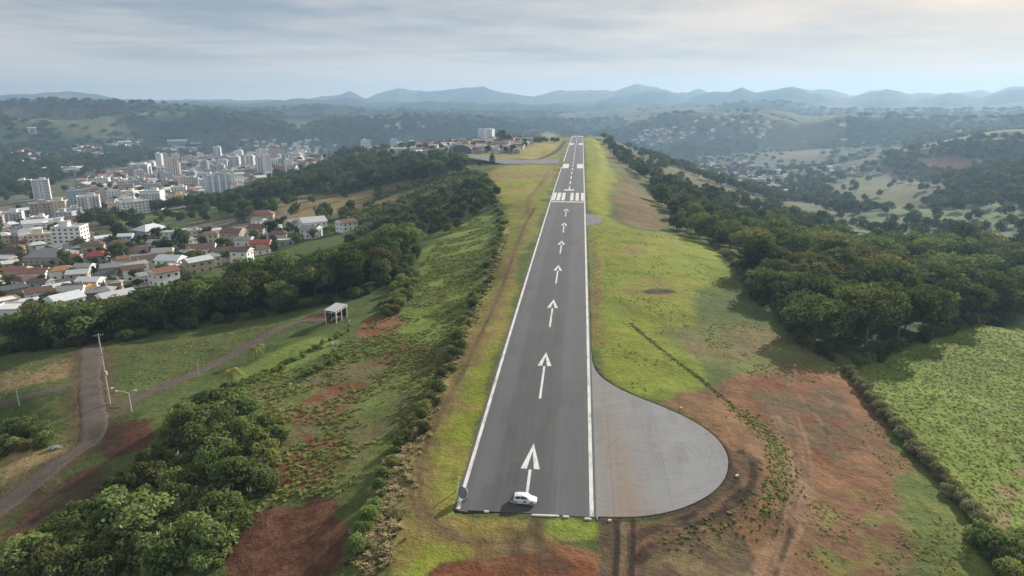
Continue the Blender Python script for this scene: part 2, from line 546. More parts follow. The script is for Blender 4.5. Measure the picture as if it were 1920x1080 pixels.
def ground_mat():
    m = bpy.data.materials.new('ground_cover')
    m.use_nodes = True
    t = NT(m.node_tree)
    out = t.n('ShaderNodeOutputMaterial')
    pos = t.n('ShaderNodeNewGeometry').outputs['Position']
    base = t.n('ShaderNodeAttribute', attribute_name='tint').outputs['Color']
    n0 = t.noise(pos, 3.2, 3, 0.65)
    n1 = t.noise(pos, 0.75, 4, 0.65)
    n2 = t.noise(pos, 0.13, 4, 0.6)
    n3 = t.noise(pos, 0.02, 4, 0.6)
    f = t.math('MULTIPLY', t.math('ADD', t.math('MULTIPLY', n1, 1.0), 0.5), t.math('ADD', t.math('MULTIPLY', n2, 0.9), 0.55))
    f = t.math('MULTIPLY', f, t.math('ADD', t.math('MULTIPLY', n0, 1.3), 0.35))
    f = t.math('MULTIPLY', f, t.math('ADD', t.math('MULTIPLY', n3, 0.5), 0.75))
    c = t.n('ShaderNodeVectorMath', operation='SCALE', inp={0: base, 3: f}).outputs[0]
    warm = t.n('ShaderNodeVectorMath', operation='MULTIPLY', inp={0: c, 1: (1.18, 1.03, 0.86)}).outputs[0]
    n4 = t.noise(pos, 0.33, 4, 0.7)
    c = t.mix(t.math('MULTIPLY', t.math('SUBTRACT', n4, 0.4, clamp=True), 2.2, clamp=True), c, warm)
    hgt = t.math('ADD', t.math('MULTIPLY', n1, 0.6), t.math('ADD', t.math('MULTIPLY', n0, 0.25), t.math('MULTIPLY', n2, 1.4)))
    bp = t.n('ShaderNodeBump', inp={'Strength': 0.9, 'Distance': 0.55, 'Height': hgt})
    b = t.n('ShaderNodeBsdfPrincipled', inp={'Base Color': c, 'Roughness': 0.95, 'Specular IOR Level': 0.05, 'Normal': bp.outputs[0]})
    t.link(b.outputs[0], out.inputs[0])
    return m


# ------------------------------------------------------------------ ground cover
def to_al(pts):
    out = []
    for px, py in pts:
        g = G(px, py)
        out.append((math.atan2(g.x, g.y), math.log(math.hypot(g.x, g.y))))
    return np.array(out)


def smooth_poly(P, n=2, closed=True):
    P = np.asarray(P, float)
    for _ in range(n):
        if closed:
            Q = np.roll(P, -1, 0)
            P = np.stack([0.75 * P + 0.25 * Q, 0.25 * P + 0.75 * Q], 1).reshape(-1, P.shape[1])
        else:
            a, b = P[:-1], P[1:]
            mid = np.stack([0.75 * a + 0.25 * b, 0.25 * a + 0.75 * b], 1).reshape(-1, P.shape[1])
            P = np.vstack([P[:1], mid, P[-1:]])
    return P


def sd_poly(P, a, l):
    """signed distance (negative inside) to polygon P in the conformal (azimuth, log r) plane"""
    d = np.full(a.shape, 1e9)
    inside = np.zeros(a.shape, bool)
    n = len(P)
    for i in range(n):
        x0, y0 = P[i]
        x1, y1 = P[(i + 1) % n]
        ex, ey = x1 - x0, y1 - y0
        t = np.clip(((a - x0) * ex + (l - y0) * ey) / (ex * ex + ey * ey + 1e-18), 0, 1)
        d = np.minimum(d, (a - x0 - t * ex) ** 2 + (l - y0 - t * ey) ** 2)
        if y0 != y1:
            inside ^= ((y0 > l) != (y1 > l)) & (a < (x1 - x0) * (l - y0) / (y1 - y0) + x0)
    d = np.sqrt(d)
    return np.where(inside, -d, d)


def sd_line(P, a, l):
    d = np.full(a.shape, 1e9)
    for i in range(len(P) - 1):
        x0, y0 = P[i]
        ex, ey = P[i + 1] - P[i]
        t = np.clip(((a - x0) * ex + (l - y0) * ey) / (ex * ex + ey * ey + 1e-18), 0, 1)
        d = np.minimum(d, (a - x0 - t * ex) ** 2 + (l - y0 - t * ey) ** 2)
    return np.sqrt(d)


C_MOWN = (0.165, 0.192, 0.033)
C_YGRASS = (0.21, 0.22, 0.038)
C_LUSH = (0.135, 0.19, 0.045)
C_FIELD = (0.14, 0.20, 0.042)
C_DGRASS = (0.07, 0.105, 0.035)
C_SCRUB = (0.085, 0.105, 0.038)
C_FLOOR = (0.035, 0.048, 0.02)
C_RED = (0.155, 0.076, 0.043)
C_DRED = (0.088, 0.045, 0.03)
C_ORANGE = (0.185, 0.122, 0.076)
C_BROWN = (0.142, 0.09, 0.052)
C_MUD = (0.055, 0.042, 0.031)
C_TAN = (0.24, 0.185, 0.10)
C_STRAW = (0.34, 0.28, 0.14)
C_GRAVEL = (0.17, 0.145, 0.125)
C_URBAN = (0.19, 0.18, 0.165)
C_FOREST = (0.030, 0.046, 0.022)
C_PAST = (0.115, 0.13, 0.055)

TINT = np.zeros(GX.shape + (3,))
WOOD = np.zeros(GX.shape)                    # how wooded the far ground is (drives the far woodland)


def base_cover():
    n = fbm(GX, GY, 60, 5, 31)[..., None]
    near = np.array(C_SCRUB) * (1 - n) + np.array(C_DGRASS) * n
    w = fbm(GX, GY, 700, 5, 33)
    wood = sstep(0.36, 0.45, w + 0.05 * (GR > 2200) - 0.085 * sstep(R(5), R(12), GA) * (GR < 3000))
    p = fbm(GX, GY, 350, 3, 35)[..., None]
    past = np.array(C_PAST) * (1 - p) + np.array((0.15, 0.115, 0.07)) * p
    far = past * (1 - wood[..., None]) + np.array(C_FOREST) * wood[..., None]
    k = sstep(450, 1000, GR)
    TINT[:] = near * (1 - k[..., None]) + far * k[..., None]
    WOOD[:] = k * wood


def _sub(P, margin):
    i = np.where((AZ > P[:, 0].min() - margin) & (AZ < P[:, 0].max() + margin))[0]
    j = np.where((LR > P[:, 1].min() - margin) & (LR < P[:, 1].max() + margin))[0]
    if len(i) == 0 or len(j) == 0:
        return None
    return (slice(j[0], j[-1] + 1), slice(i[0], i[-1] + 1))


def _put(sl, w, col, alt, sc, seed, wood):
    col = np.array(col)
    c = col
    if alt is not None:
        n = sstep(0.4, 0.6, fbm(GX[sl], GY[sl], sc, 5, seed))[..., None]
        c = col * (1 - n) + np.array(alt) * n
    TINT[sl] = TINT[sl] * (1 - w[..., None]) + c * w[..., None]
    if wood is not None:
        WOOD[sl] = WOOD[sl] * (1 - w) + wood * w


_seed = [100]


def area(pts, col, alt=None, sc=12.0, feather=0.012, warp=0.02, alpha=1.0, breakup=0.0, wood=0.0, al=None):
    """lay one kind of ground cover inside an outline (feather and warp are fractions of the distance)"""
    _seed[0] += 7
    P = smooth_poly(to_al(pts) if al is None else al, 2)
    sl = _sub(P, 0.06)
    if sl is None:
        return P
    x, y = GX[sl], GY[sl]
    r0 = float(np.exp(P[:, 1].mean()))
    d = sd_poly(P, GA[sl], GL[sl]) + warp * (2.0 if r0 > 420 else 3.6) * (fbm(x, y, r0 * 0.09, 6, _seed[0], 0.6) - 0.5)
    w = alpha * (1 - sstep(-feather, feather, d))
    if breakup:
        w = w * sstep(breakup - 0.13, breakup + 0.13, fbm(x, y, sc, 5, _seed[0] + 3))
    _put(sl, w, col, alt, sc, _seed[0] + 1, wood)
    return P


def track(pts, width, col, alt=None, feather=0.35, alpha=1.0, wob=0.5, ruts=0.0, breakup=0.0):
    """a worn line of given width in metres along a path of photo points"""
    _seed[0] += 7
    P = smooth_poly(to_al(pts), 3, closed=False)
    sl = _sub(P, 0.05)
    x, y = GX[sl], GY[sl]
    d = sd_line(P, GA[sl], GL[sl]) * GR[sl] + wob * (fbm(x, y, 6, 3, _seed[0]) - 0.5) * 2
    if ruts:
        d = np.abs(d - ruts)
    w = alpha * (1 - sstep(width * 0.5 * (1 - feather), width * 0.5 * (1 + feather), d))
    if breakup:
        w = w * sstep(breakup - 0.12, breakup + 0.12, fbm(x, y, 9, 4, _seed[0] + 3))
    _put(sl, w, col, alt, 5, _seed[0] + 1, 0.0)


base_cover()
# far pastures, clearings and scars on the hills
area([(-20, 203), (110, 208), (225, 214), (210, 226), (90, 228), (-20, 226)], (0.16, 0.125, 0.075), C_PAST, 200, 0.02, 0.02)
area([(125, 240), (220, 234), (300, 244), (230, 252), (140, 250)], C_PAST, (0.13, 0.12, 0.06), 150, 0.02, 0.02)
area([(230, 213), (300, 211), (360, 213), (330, 217), (240, 217)], (0.30, 0.29, 0.16), None, 100, 0.02, 0.01)
area([(540, 232), (600, 222), (605, 238), (560, 250)], C_PAST, C_LUSH, 80, 0.02, 0.01)
area([(350, 256), (470, 250), (480, 264), (380, 272)], (0.16, 0.11, 0.085), C_PAST, 120, 0.03, 0.02)
area([(1560, 330), (1640, 322), (1720, 338), (1760, 372), (1690, 392), (1600, 384), (1550, 362)], (0.105, 0.095, 0.05), (0.12, 0.115, 0.05), 90, 0.02, 0.03)
area([(1600, 345), (1700, 352), (1760, 360), (1700, 372), (1620, 368)], (0.14, 0.135, 0.065), (0.17, 0.14, 0.085), 40, 0.015, 0.02)
area([(1690, 300), (1760, 288), (1830, 292), (1850, 316), (1800, 326), (1720, 312)], (0.27, 0.15, 0.10), (0.22, 0.16, 0.10), 60, 0.015, 0.02)
area([(1770, 236), (1800, 236), (1850, 248), (1885, 262), (1860, 262), (1810, 248)], (0.25, 0.27, 0.08), None, 60, 0.012, 0.01)
area([(1620, 322), (1660, 316), (1700, 318), (1650, 332)], (0.16, 0.12, 0.09), None, 60, 0.02, 0.02)
area([(1790, 400), (1920, 380), (1960, 420), (1850, 440), (1780, 425)], (0.17, 0.17, 0.07), C_SCRUB, 50, 0.02, 0.04)
area([(1650, 385), (1760, 378), (1780, 410), (1690, 425), (1630, 405)], (0.13, 0.115, 0.075), C_SCRUB, 50, 0.02, 0.03)
area([(1470, 446), (1540, 405), (1640, 398), (1760, 392), (1930, 372), (1960, 445), (1800, 452), (1600, 452)], (0.105, 0.14, 0.052), (0.065, 0.095, 0.038), 30, 0.02, 0.05, wood=0.07)
area([(1330, 400), (1420, 372), (1520, 378), (1600, 396), (1560, 425), (1440, 425)], (0.095, 0.12, 0.05), (0.12, 0.095, 0.062), 30, 0.02, 0.05, wood=0.10)
area([(1560, 335), (1640, 318), (1740, 332), (1780, 372), (1690, 395), (1560, 385)], (0.09, 0.11, 0.045), None, 60, 0.03, 0.04, alpha=0.6, wood=0.06)
area([(1480, 345), (1560, 318), (1640, 300), (1700, 262), (1640, 248), (1500, 290), (1420, 330)], (0.07, 0.09, 0.04), C_FOREST, 160, 0.03, 0.05, alpha=0.7, wood=0.25)
area([(1640, 205), (1760, 222), (1900, 225), (1920, 245), (1780, 240), (1660, 226)], (0.11, 0.13, 0.055), C_FOREST, 200, 0.03, 0.04, alpha=0.7, wood=0.15)
# the town floor
area([(-30, 372), (120, 330), (260, 305), (430, 288), (600, 272), (640, 300), (560, 330), (440, 368), (340, 395), (200, 402), (180, 420), (130, 470), (-30, 470)], C_URBAN, (0.10, 0.115, 0.06), 70, 0.03, 0.05)
area([(-30, 470), (150, 430), (260, 410), (460, 395), (530, 400), (500, 470), (380, 500), (240, 560), (80, 610), (-30, 620)], (0.135, 0.12, 0.10), C_DGRASS, 22, 0.02, 0.03)
area([(170, 405), (320, 396), (440, 382), (560, 372), (520, 386), (400, 400), (300, 418), (190, 425)], C_LUSH, C_SCRUB, 25, 0.015, 0.03)
area([(1180, 240), (1300, 225), (1440, 225), (1480, 345), (1380, 345), (1280, 320), (1190, 290)], (0.10, 0.10, 0.085), C_FOREST, 130, 0.04, 0.05, alpha=0.8, wood=0.35)
for pp in ([(105, 288), (140, 270), (205, 276), (212, 294), (160, 297)], [(184, 272), (230, 258), (280, 262), (266, 276), (210, 280)], [(288, 282), (330, 261), (386, 262), (376, 285), (320, 292)], [(376, 299), (420, 272), (520, 259), (625, 260), (644, 284), (560, 292), (460, 297)], [(655, 290), (720, 258), (795, 265), (804, 288), (720, 297)],
           [(1166, 264), (1200, 237), (1294, 229), (1294, 264), (1230, 278)], [(1280, 254), (1300, 220), (1440, 220), (1452, 265), (1350, 270)], [(1276, 312), (1345, 285), (1440, 317), (1505, 352), (1472, 374), (1380, 355), (1318, 337)], [(1536, 312), (1620, 315), (1664, 330), (1560, 335)], [(0, 298), (40, 273), (114, 296), (60, 314)]):
    area(pp, (0.125, 0.125, 0.09), (0.07, 0.085, 0.045), 60, 0.03, 0.03, alpha=0.75, wood=0.04)
# fields left of the runway, far to near
area([(505, 398), (530, 372), (600, 362), (700, 352), (830, 338), (800, 360), (700, 385), (620, 405), (560, 410)], C_BROWN, (0.20, 0.165, 0.085), 30, 0.015, 0.03)
area([(560, 402), (600, 386), (690, 370), (660, 384), (600, 404)], (0.21, 0.18, 0.08), None, 20, 0.012, 0.02)
area([(700, 400), (760, 352), (850, 325), (910, 330), (905, 375), (850, 410), (740, 440)], C_SCRUB, (0.15, 0.125, 0.07), 18, 0.02, 0.04)
area([(720, 620), (760, 560), (800, 500), (850, 440), (915, 400), (930, 430), (900, 520), (840, 640), (780, 690), (700, 680)], C_LUSH, (0.105, 0.135, 0.04), 12, 0.015, 0.03)
area([(820, 430), (890, 405), (925, 420), (880, 470), (800, 560), (770, 560)], (0.16, 0.215, 0.05), C_LUSH, 9, 0.012, 0.03)
area([(205, 660), (320, 640), (500, 590), (560, 598), (470, 650), (330, 715), (240, 735), (215, 710)], C_DGRASS, (0.085, 0.105, 0.04), 10, 0.01, 0.015)
area([(-30, 680), (140, 668), (150, 700), (90, 735), (-30, 775)], (0.09, 0.115, 0.045), C_TAN, 14, 0.01, 0.02)
area([(60, 760), (150, 735), (170, 800), (110, 830), (40, 790)], (0.12, 0.14, 0.05), C_DGRASS, 6, 0.01, 0.015)
area([(-30, 850), (60, 825), (175, 808), (120, 842), (60, 880), (-30, 940)], (0.24, 0.19, 0.095), (0.15, 0.15, 0.06), 5, 0.008, 0.02)
area([(420, 760), (640, 650), (840, 640), (860, 700), (760, 800), (680, 900), (560, 920), (470, 860)], (0.115, 0.15, 0.045), (0.13, 0.12, 0.06), 9, 0.02, 0.03)
area([(430, 700), (560, 640), (650, 612), (660, 650), (560, 690), (440, 740)], (0.14, 0.185, 0.055), C_LUSH, 6, 0.012, 0.02)
# bare red earth on the left slope
area([(660, 625), (700, 592), (745, 588), (750, 625), (710, 640)], C_RED, (0.17, 0.10, 0.055), 5, 0.006, 0.02)
area([(560, 600), (610, 580), (650, 578), (640, 600), (590, 612)], (0.13, 0.06, 0.038), C_MUD, 5, 0.006, 0.015)
area([(540, 770), (590, 735), (680, 720), (690, 735), (620, 775), (560, 790)], C_RED, (0.15, 0.10, 0.055), 4, 0.008, 0.025)
area([(510, 850), (570, 800), (640, 810), (640, 900), (560, 930), (500, 900)], (0.145, 0.07, 0.042), C_SCRUB, 4, 0.012, 0.03)
area([(750, 490), (800, 505), (880, 480), (800, 520), (740, 540)], (0.16, 0.10, 0.055), C_LUSH, 6, 0.008, 0.02, breakup=0.45)
area([(700, 660), (760, 640), (800, 650), (740, 690), (680, 690)], (0.15, 0.095, 0.055), C_SCRUB, 6, 0.01, 0.02, breakup=0.5)
area([(395, 1100), (425, 1010), (480, 960), (560, 930), (645, 925), (665, 985), (640, 1040), (630, 1100)], C_DRED, (0.125, 0.066, 0.042), 1.6, 0.012, 0.03)
area([(640, 1060), (690, 1000), (720, 985), (715, 1040), (690, 1100)], (0.14, 0.075, 0.04), C_SCRUB, 3, 0.006, 0.02, breakup=0.5)
area([(172, 858), (192, 800), (225, 786), (290, 788), (300, 812), (268, 842), (215, 872)], (0.088, 0.042, 0.028), (0.07, 0.05, 0.032), 2.2, 0.006, 0.022)
area([(-20, 1010), (60, 945), (130, 893), (205, 865), (170, 935), (80, 1010), (-20, 1050)], (0.088, 0.05, 0.035), (0.08, 0.065, 0.042), 3, 0.006, 0.02)
# the levelled strip and the grass beside the runway
area([(1066, 256), (1050, 300), (1030, 375), (985, 480), (940, 640), (857, 955), (855, 968), (1000, 980), (1150, 985), (1150, 1015), (880, 1045), (760, 1100), (735, 1100), (738, 940), (775, 820), (850, 680), (912, 545), (948, 440), (955, 390), (908, 345), (930, 312), (1000, 306), (1040, 262)], C_MOWN, (0.19, 0.165, 0.055), 9, 0.008, 0.014)
area([(905, 345), (935, 312), (1042, 310), (1030, 345), (985, 375), (950, 385)], C_YGRASS, (0.24, 0.20, 0.075), 25, 0.01, 0.02)
area([(960, 300), (985, 272), (1060, 262), (1050, 296)], C_YGRASS, (0.27, 0.23, 0.085), 30, 0.01, 0.02)
area([(985, 262), (1000, 248), (1066, 250), (1064, 258)], (0.24, 0.24, 0.10), None, 30, 0.01, 0.01)
area([(860, 285), (900, 284), (985, 290), (960, 302), (880, 296)], (0.20, 0.215, 0.06), C_TAN, 20, 0.008, 0.01)
area([(1094, 253), (1120, 255), (1142, 300), (1162, 345), (1140, 372), (1150, 412), (1190, 432), (1300, 444), (1340, 468), (1368, 498), (1325, 545), (1290, 590), (1300, 650), (1345, 740), (1300, 760), (1180, 745), (1118, 705), (1108, 600), (1098, 420)], C_MOWN, (0.15, 0.19, 0.034), 14, 0.01, 0.014)
area([(1096, 256), (1118, 258), (1140, 300), (1158, 340), (1135, 375), (1140, 405), (1100, 400)], C_YGRASS, (0.19, 0.22, 0.035), 25, 0.008, 0.014)
area([(1215, 445), (1300, 447), (1365, 498), (1335, 535), (1260, 545), (1190, 520), (1160, 470)], (0.165, 0.215, 0.034), (0.19, 0.205, 0.04), 12, 0.015, 0.03)
area([(1150, 455), (1210, 442), (1250, 452), (1200, 475), (1150, 475)], (0.19, 0.155, 0.06), C_MOWN, 7, 0.012, 0.03)
area([(1150, 560), (1200, 520), (1290, 525), (1280, 570), (1190, 580)], (0.19, 0.155, 0.065), C_MOWN, 7, 0.015, 0.03, breakup=0.4)
area([(1195, 546), (1225, 541), (1265, 543), (1255, 552), (1215, 554)], C_MUD, (0.07, 0.05, 0.035), 4, 0.005, 0.012)
area([(1150, 335), (1190, 330), (1235, 375), (1260, 430), (1215, 436), (1160, 415), (1142, 375)], C_BROWN, (0.14, 0.125, 0.06), 14, 0.012, 0.03)
area([(1135, 300), (1165, 300), (1185, 325), (1160, 340)], (0.15, 0.13, 0.065), C_SCRUB, 14, 0.012, 0.03)
area([(1228, 618), (1320, 600), (1430, 610), (1560, 640), (1600, 700), (1540, 720), (1400, 715), (1290, 690)], (0.135, 0.115, 0.06), (0.12, 0.135, 0.05), 7, 0.02, 0.03)
# soil on the right
area([(1215, 755), (1300, 735), (1380, 705), (1470, 700), (1560, 690), (1620, 750), (1690, 840), (1720, 900), (1660, 990), (1560, 1100), (1140, 1100), (1145, 985), (1250, 975), (1340, 935), (1380, 880), (1360, 815), (1290, 780)], C_BROWN, (0.20, 0.115, 0.065), 9, 0.01, 0.02)
area([(1380, 720), (1450, 705), (1540, 720), (1600, 780), (1650, 850), (1600, 880), (1500, 850), (1430, 790)], C_RED, (0.12, 0.09, 0.055), 8, 0.02, 0.03)
area([(1465, 840), (1500, 820), (1530, 850), (1520, 960), (1480, 1030), (1440, 1100), (1400, 1100), (1450, 1000), (1480, 920)], C_ORANGE, C_BROWN, 6, 0.008, 0.015)
area([(1250, 760), (1310, 740), (1370, 780), (1400, 830), (1370, 850), (1330, 800)], (0.18, 0.11, 0.06), C_BROWN, 5, 0.008, 0.015)
area([(1520, 920), (1600, 910), (1700, 960), (1740, 1040), (1700, 1100), (1560, 1100), (1500, 1020)], (0.16, 0.15, 0.055), (0.16, 0.095, 0.06), 5, 0.012, 0.03)
area([(1180, 1040), (1300, 1010), (1420, 1000), (1400, 1100), (1180, 1100)], (0.15, 0.12, 0.065), (0.105, 0.08, 0.05), 4, 0.01, 0.02)
area([(1660, 900), (1740, 880), (1850, 1030), (1880, 1100), (1740, 1100), (1700, 980)], (0.10, 0.135, 0.04), (0.13, 0.15, 0.045), 6, 0.015, 0.02)
area([(880, 1040), (960, 1020), (1130, 1018), (1135, 1100), (850, 1100)], (0.185, 0.095, 0.052), (0.155, 0.115, 0.06), 3.5, 0.008, 0.02)
area([(820, 1062), (940, 1048), (1110, 1052), (1128, 1100), (800, 1100)], (0.165, 0.07, 0.038), (0.12, 0.055, 0.034), 2.5, 0.006, 0.015)
area([(1010, 972), (1080, 974), (1148, 985), (1140, 1012), (1030, 1010)], (0.15, 0.20, 0.04), C_MOWN, 3, 0.005, 0.012)
# the pasture and its border
area([(1600, 702), (1640, 680), (1720, 650), (1930, 590), (2050, 570), (2050, 1100), (1900, 1050), (1850, 985), (1800, 925), (1720, 822), (1650, 765)], C_FIELD, (0.155, 0.20, 0.05), 7, 0.008, 0.012)
area([(1740, 660), (1930, 600), (1980, 700), (1900, 800), (1800, 780)], (0.155, 0.205, 0.055), C_FIELD, 6, 0.03, 0.04)
track([(1920, 890), (1885, 920), (1868, 960), (1885, 1010), (1920, 1045)], 3.4, (0.20, 0.15, 0.085), C_FIELD, alpha=0.9, ruts=0.0)
# worn tracks
track([(-40, 985), (0, 955), (60, 908), (120, 862), (175, 826), (182, 790), (172, 750), (172, 700), (172, 670), (178, 640)], 11.0, (0.105, 0.075, 0.052), (0.09, 0.065, 0.04), 0.6, 0.95, 1.6)
track([(215, 765), (250, 748), (330, 716), (420, 672), (480, 640), (550, 603), (610, 600)], 7.0, (0.105, 0.078, 0.055), (0.10, 0.09, 0.05), 0.7, 0.8, 1.2)
for k in (0.0, 1.9):
    track([(1002, 390), (985, 420), (962, 480), (935, 560), (880, 680), (815, 800), (776 + 6 * k, 870), (768 + 9 * k, 930), (790 + 10 * k, 975), (840 + 8 * k, 1010), (920, 1028 - 5 * k)], 0.9, (0.075, 0.055, 0.034), None, 0.6, 0.9, 0.3, 0.0, 0.2)
track([(985, 420), (962, 480), (935, 560), (880, 680), (815, 800), (785, 870), (780, 930), (810, 985), (860, 1015), (960, 1030)], 5.0, (0.135, 0.10, 0.052), None, 0.9, 0.75, 1.2, 0.0, 0.3)
track([(1120, 600), (1125, 500), (1128, 455), (1160, 440)], 2.4, (0.20, 0.17, 0.06), None, 0.8, 0.6, 0.8, 0.0, 0.4)
track([(1118, 540), (1120, 590), (1122, 640)], 3.0, (0.17, 0.115, 0.06), None, 0.8, 0.7, 1.0, 0.0, 0.45)
track([(1380, 860), (1392, 900), (1372, 940), (1320, 968), (1260, 990), (1200, 1010), (1175, 1050), (1170, 1100)], 4.2, C_MUD, (0.07, 0.055, 0.04), 0.4, 0.9, 0.8)
track([(1410, 840), (1420, 900), (1390, 950), (1320, 985), (1240, 1010)], 3.0, (0.19, 0.12, 0.07), C_MUD, 0.5, 0.8, 0.8, 0.0, 0.35)
track([(1150, 975), (1152, 1020), (1150, 1100)], 4.0, (0.075, 0.058, 0.042), (0.12, 0.09, 0.06), 0.3, 0.95, 0.5)
track([(1168, 975), (1170, 1020), (1166, 1100)], 0.8, (0.16, 0.12, 0.08), None, 0.4, 0.8, 0.3)
track([(1182, 606), (1215, 635), (1260, 672), (1310, 708), (1345, 738), (1380, 765), (1420, 800)], 0.9, (0.045, 0.045, 0.022), None, 0.5, 0.95, 0.3)
track([(1390, 772), (1430, 810), (1460, 850), (1475, 890), (1440, 930)], 3.0, (0.11, 0.12, 0.045), C_BROWN, 0.6, 0.9, 1.0, 0.0, 0.35)
track([(1115, 690), (1130, 712), (1160, 730), (1205, 752), (1260, 775), (1318, 803), (1352, 832), (1367, 868), (1360, 900), (1335, 928), (1290, 953), (1215, 972), (1130, 974)], 1.6, (0.06, 0.045, 0.03), None, 0.4, 0.85, 0.2)
track([(975, 985), (985, 1000), (990, 1020), (1000, 1050)], 5.0, C_MUD, (0.16, 0.11, 0.06), 0.7, 0.7, 1.0, 0.0, 0.35)
for y0 in (1050, 1062, 1074):
    track([(830, y0 + 14), (900, y0 + 2), (980, y0 - 2), (1060, y0), (1110, y0 + 6)], 0.7, (0.13, 0.05, 0.028), None, 0.6, 0.7, 0.5)
# mud ring and wheel marks round the apron
for off in (0, 14, 28):
    track([(1376 + off, 850), (1388 + off, 885), (1378 + off, 920), (1345 + off, 950), (1290 + off * 0.6, 975 + off * 0.4), (1225 + off * 0.3, 995 + off * 0.6), (1190, 1030 + off), (1172 + off * 0.3, 1100)], 1.5, (0.038, 0.029, 0.022), (0.13, 0.085, 0.055), 0.5, 0.9, 0.5)
for off in (0, 11, 34, 46):
    track([(1448 + off, 780), (1468 + off, 830), (1478 + off, 880), (1474 + off, 930), (1458 + off, 985), (1430 + off, 1040), (1405 + off, 1100)], 0.75, (0.225, 0.15, 0.095), (0.17, 0.115, 0.075), 0.5, 0.85, 0.3)
for off in (0, 30):
    track([(1156 + off, 978), (1158 + off, 1020), (1152 + off, 1100)], 0.9, (0.035, 0.028, 0.022), None, 0.4, 0.9, 0.2)
track([(1010, 975), (1000, 1000), (1020, 1030), (1050, 1060)], 2.2, (0.07, 0.052, 0.035), None, 0.7, 0.7, 0.8)
# the dark bank curving from the taxiway to the far end
track([(930, 303), (975, 302), (1010, 299), (1035, 290), (1050, 278), (1060, 264)], 7.0, (0.05, 0.05, 0.03), None, 0.5, 0.9, 1.0)
for pp in ([(1040, 318), (1022, 340), (1000, 360), (988, 372)], [(1030, 318), (1010, 352), (985, 380), (992, 400)]):
    track(pp, 1.8, (0.17, 0.125, 0.06), None, 0.7, 0.8, 0.5)
for pp, ww in (([(1112, 480), (1114, 540), (1116, 600), (1122, 660)], 3.5), ([(1105, 430), (1112, 470), (1120, 520)], 3.0)):
    track(pp, ww, (0.13, 0.095, 0.05), (0.16, 0.14, 0.055), 0.8, 0.75, 1.5, 0.0, 0.45)
for pp in ([(1468, 850), (1478, 900), (1468, 960), (1440, 1020), (1400, 1090)], [(1492, 850), (1505, 900), (1497, 960), (1475, 1020), (1450, 1090)], [(1400, 800), (1440, 790), (1490, 800), (1540, 830)], [(1540, 740), (1600, 800), (1640, 850)], [(1480, 720), (1540, 790), (1570, 850)]):
    track(pp, 0.8, (0.21, 0.145, 0.095), (0.07, 0.047, 0.033), 0.6, 0.8, 0.3)
# strip of soil and dry plants under the left hedge
track([(690, 1010), (712, 930), (755, 850), (820, 740), (880, 610), (922, 510), (950, 430)], 4.0, (0.14, 0.105, 0.065), C_STRAW, 0.5, 0.8, 1.2)
track([(700, 1060), (712, 980), (730, 920), (760, 855)], 5.0, (0.29, 0.24, 0.125), (0.16, 0.15, 0.06), 0.6, 0.85, 1.5)
track([(1000, 470), (975, 560), (945, 650), (900, 800), (868, 920)], 0.7, (0.12, 0.11, 0.06), None, 0.5, 0.5, 0.3)
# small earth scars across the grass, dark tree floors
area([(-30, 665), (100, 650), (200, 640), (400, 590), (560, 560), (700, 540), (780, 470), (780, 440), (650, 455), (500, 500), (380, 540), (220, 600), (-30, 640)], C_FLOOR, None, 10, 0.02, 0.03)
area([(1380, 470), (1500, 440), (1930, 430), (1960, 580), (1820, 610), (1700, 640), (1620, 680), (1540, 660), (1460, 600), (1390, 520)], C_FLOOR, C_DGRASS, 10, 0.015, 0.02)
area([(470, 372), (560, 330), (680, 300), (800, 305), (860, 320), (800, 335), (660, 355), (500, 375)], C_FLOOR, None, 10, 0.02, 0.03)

_me = np_mesh('terrain', np.stack([GX, GY, GZ], -1).reshape(-1, 3), np.zeros((0, 4), np.int32), None) if False else None
_nc = len(AZ)
_idx = np.arange(GX.size).reshape(GX.shape)
_quads = np.stack([_idx[:-1, :-1], _idx[:-1, 1:], _idx[1:, 1:], _idx[1:, :-1]], -1).reshape(-1, 4)
M_GROUND = ground_mat()


def sink_under(x, y):
    """the sheet is lowered where the pavement slab lies in it"""
    c = cross(x, y)
    k = (1 - sstep(HALF + 0.1, HALF + 0.9, np.abs(c + 0.0))) * sstep(88.5, 89.5, y) * (1 - sstep(1328, 1332, y))
    return k


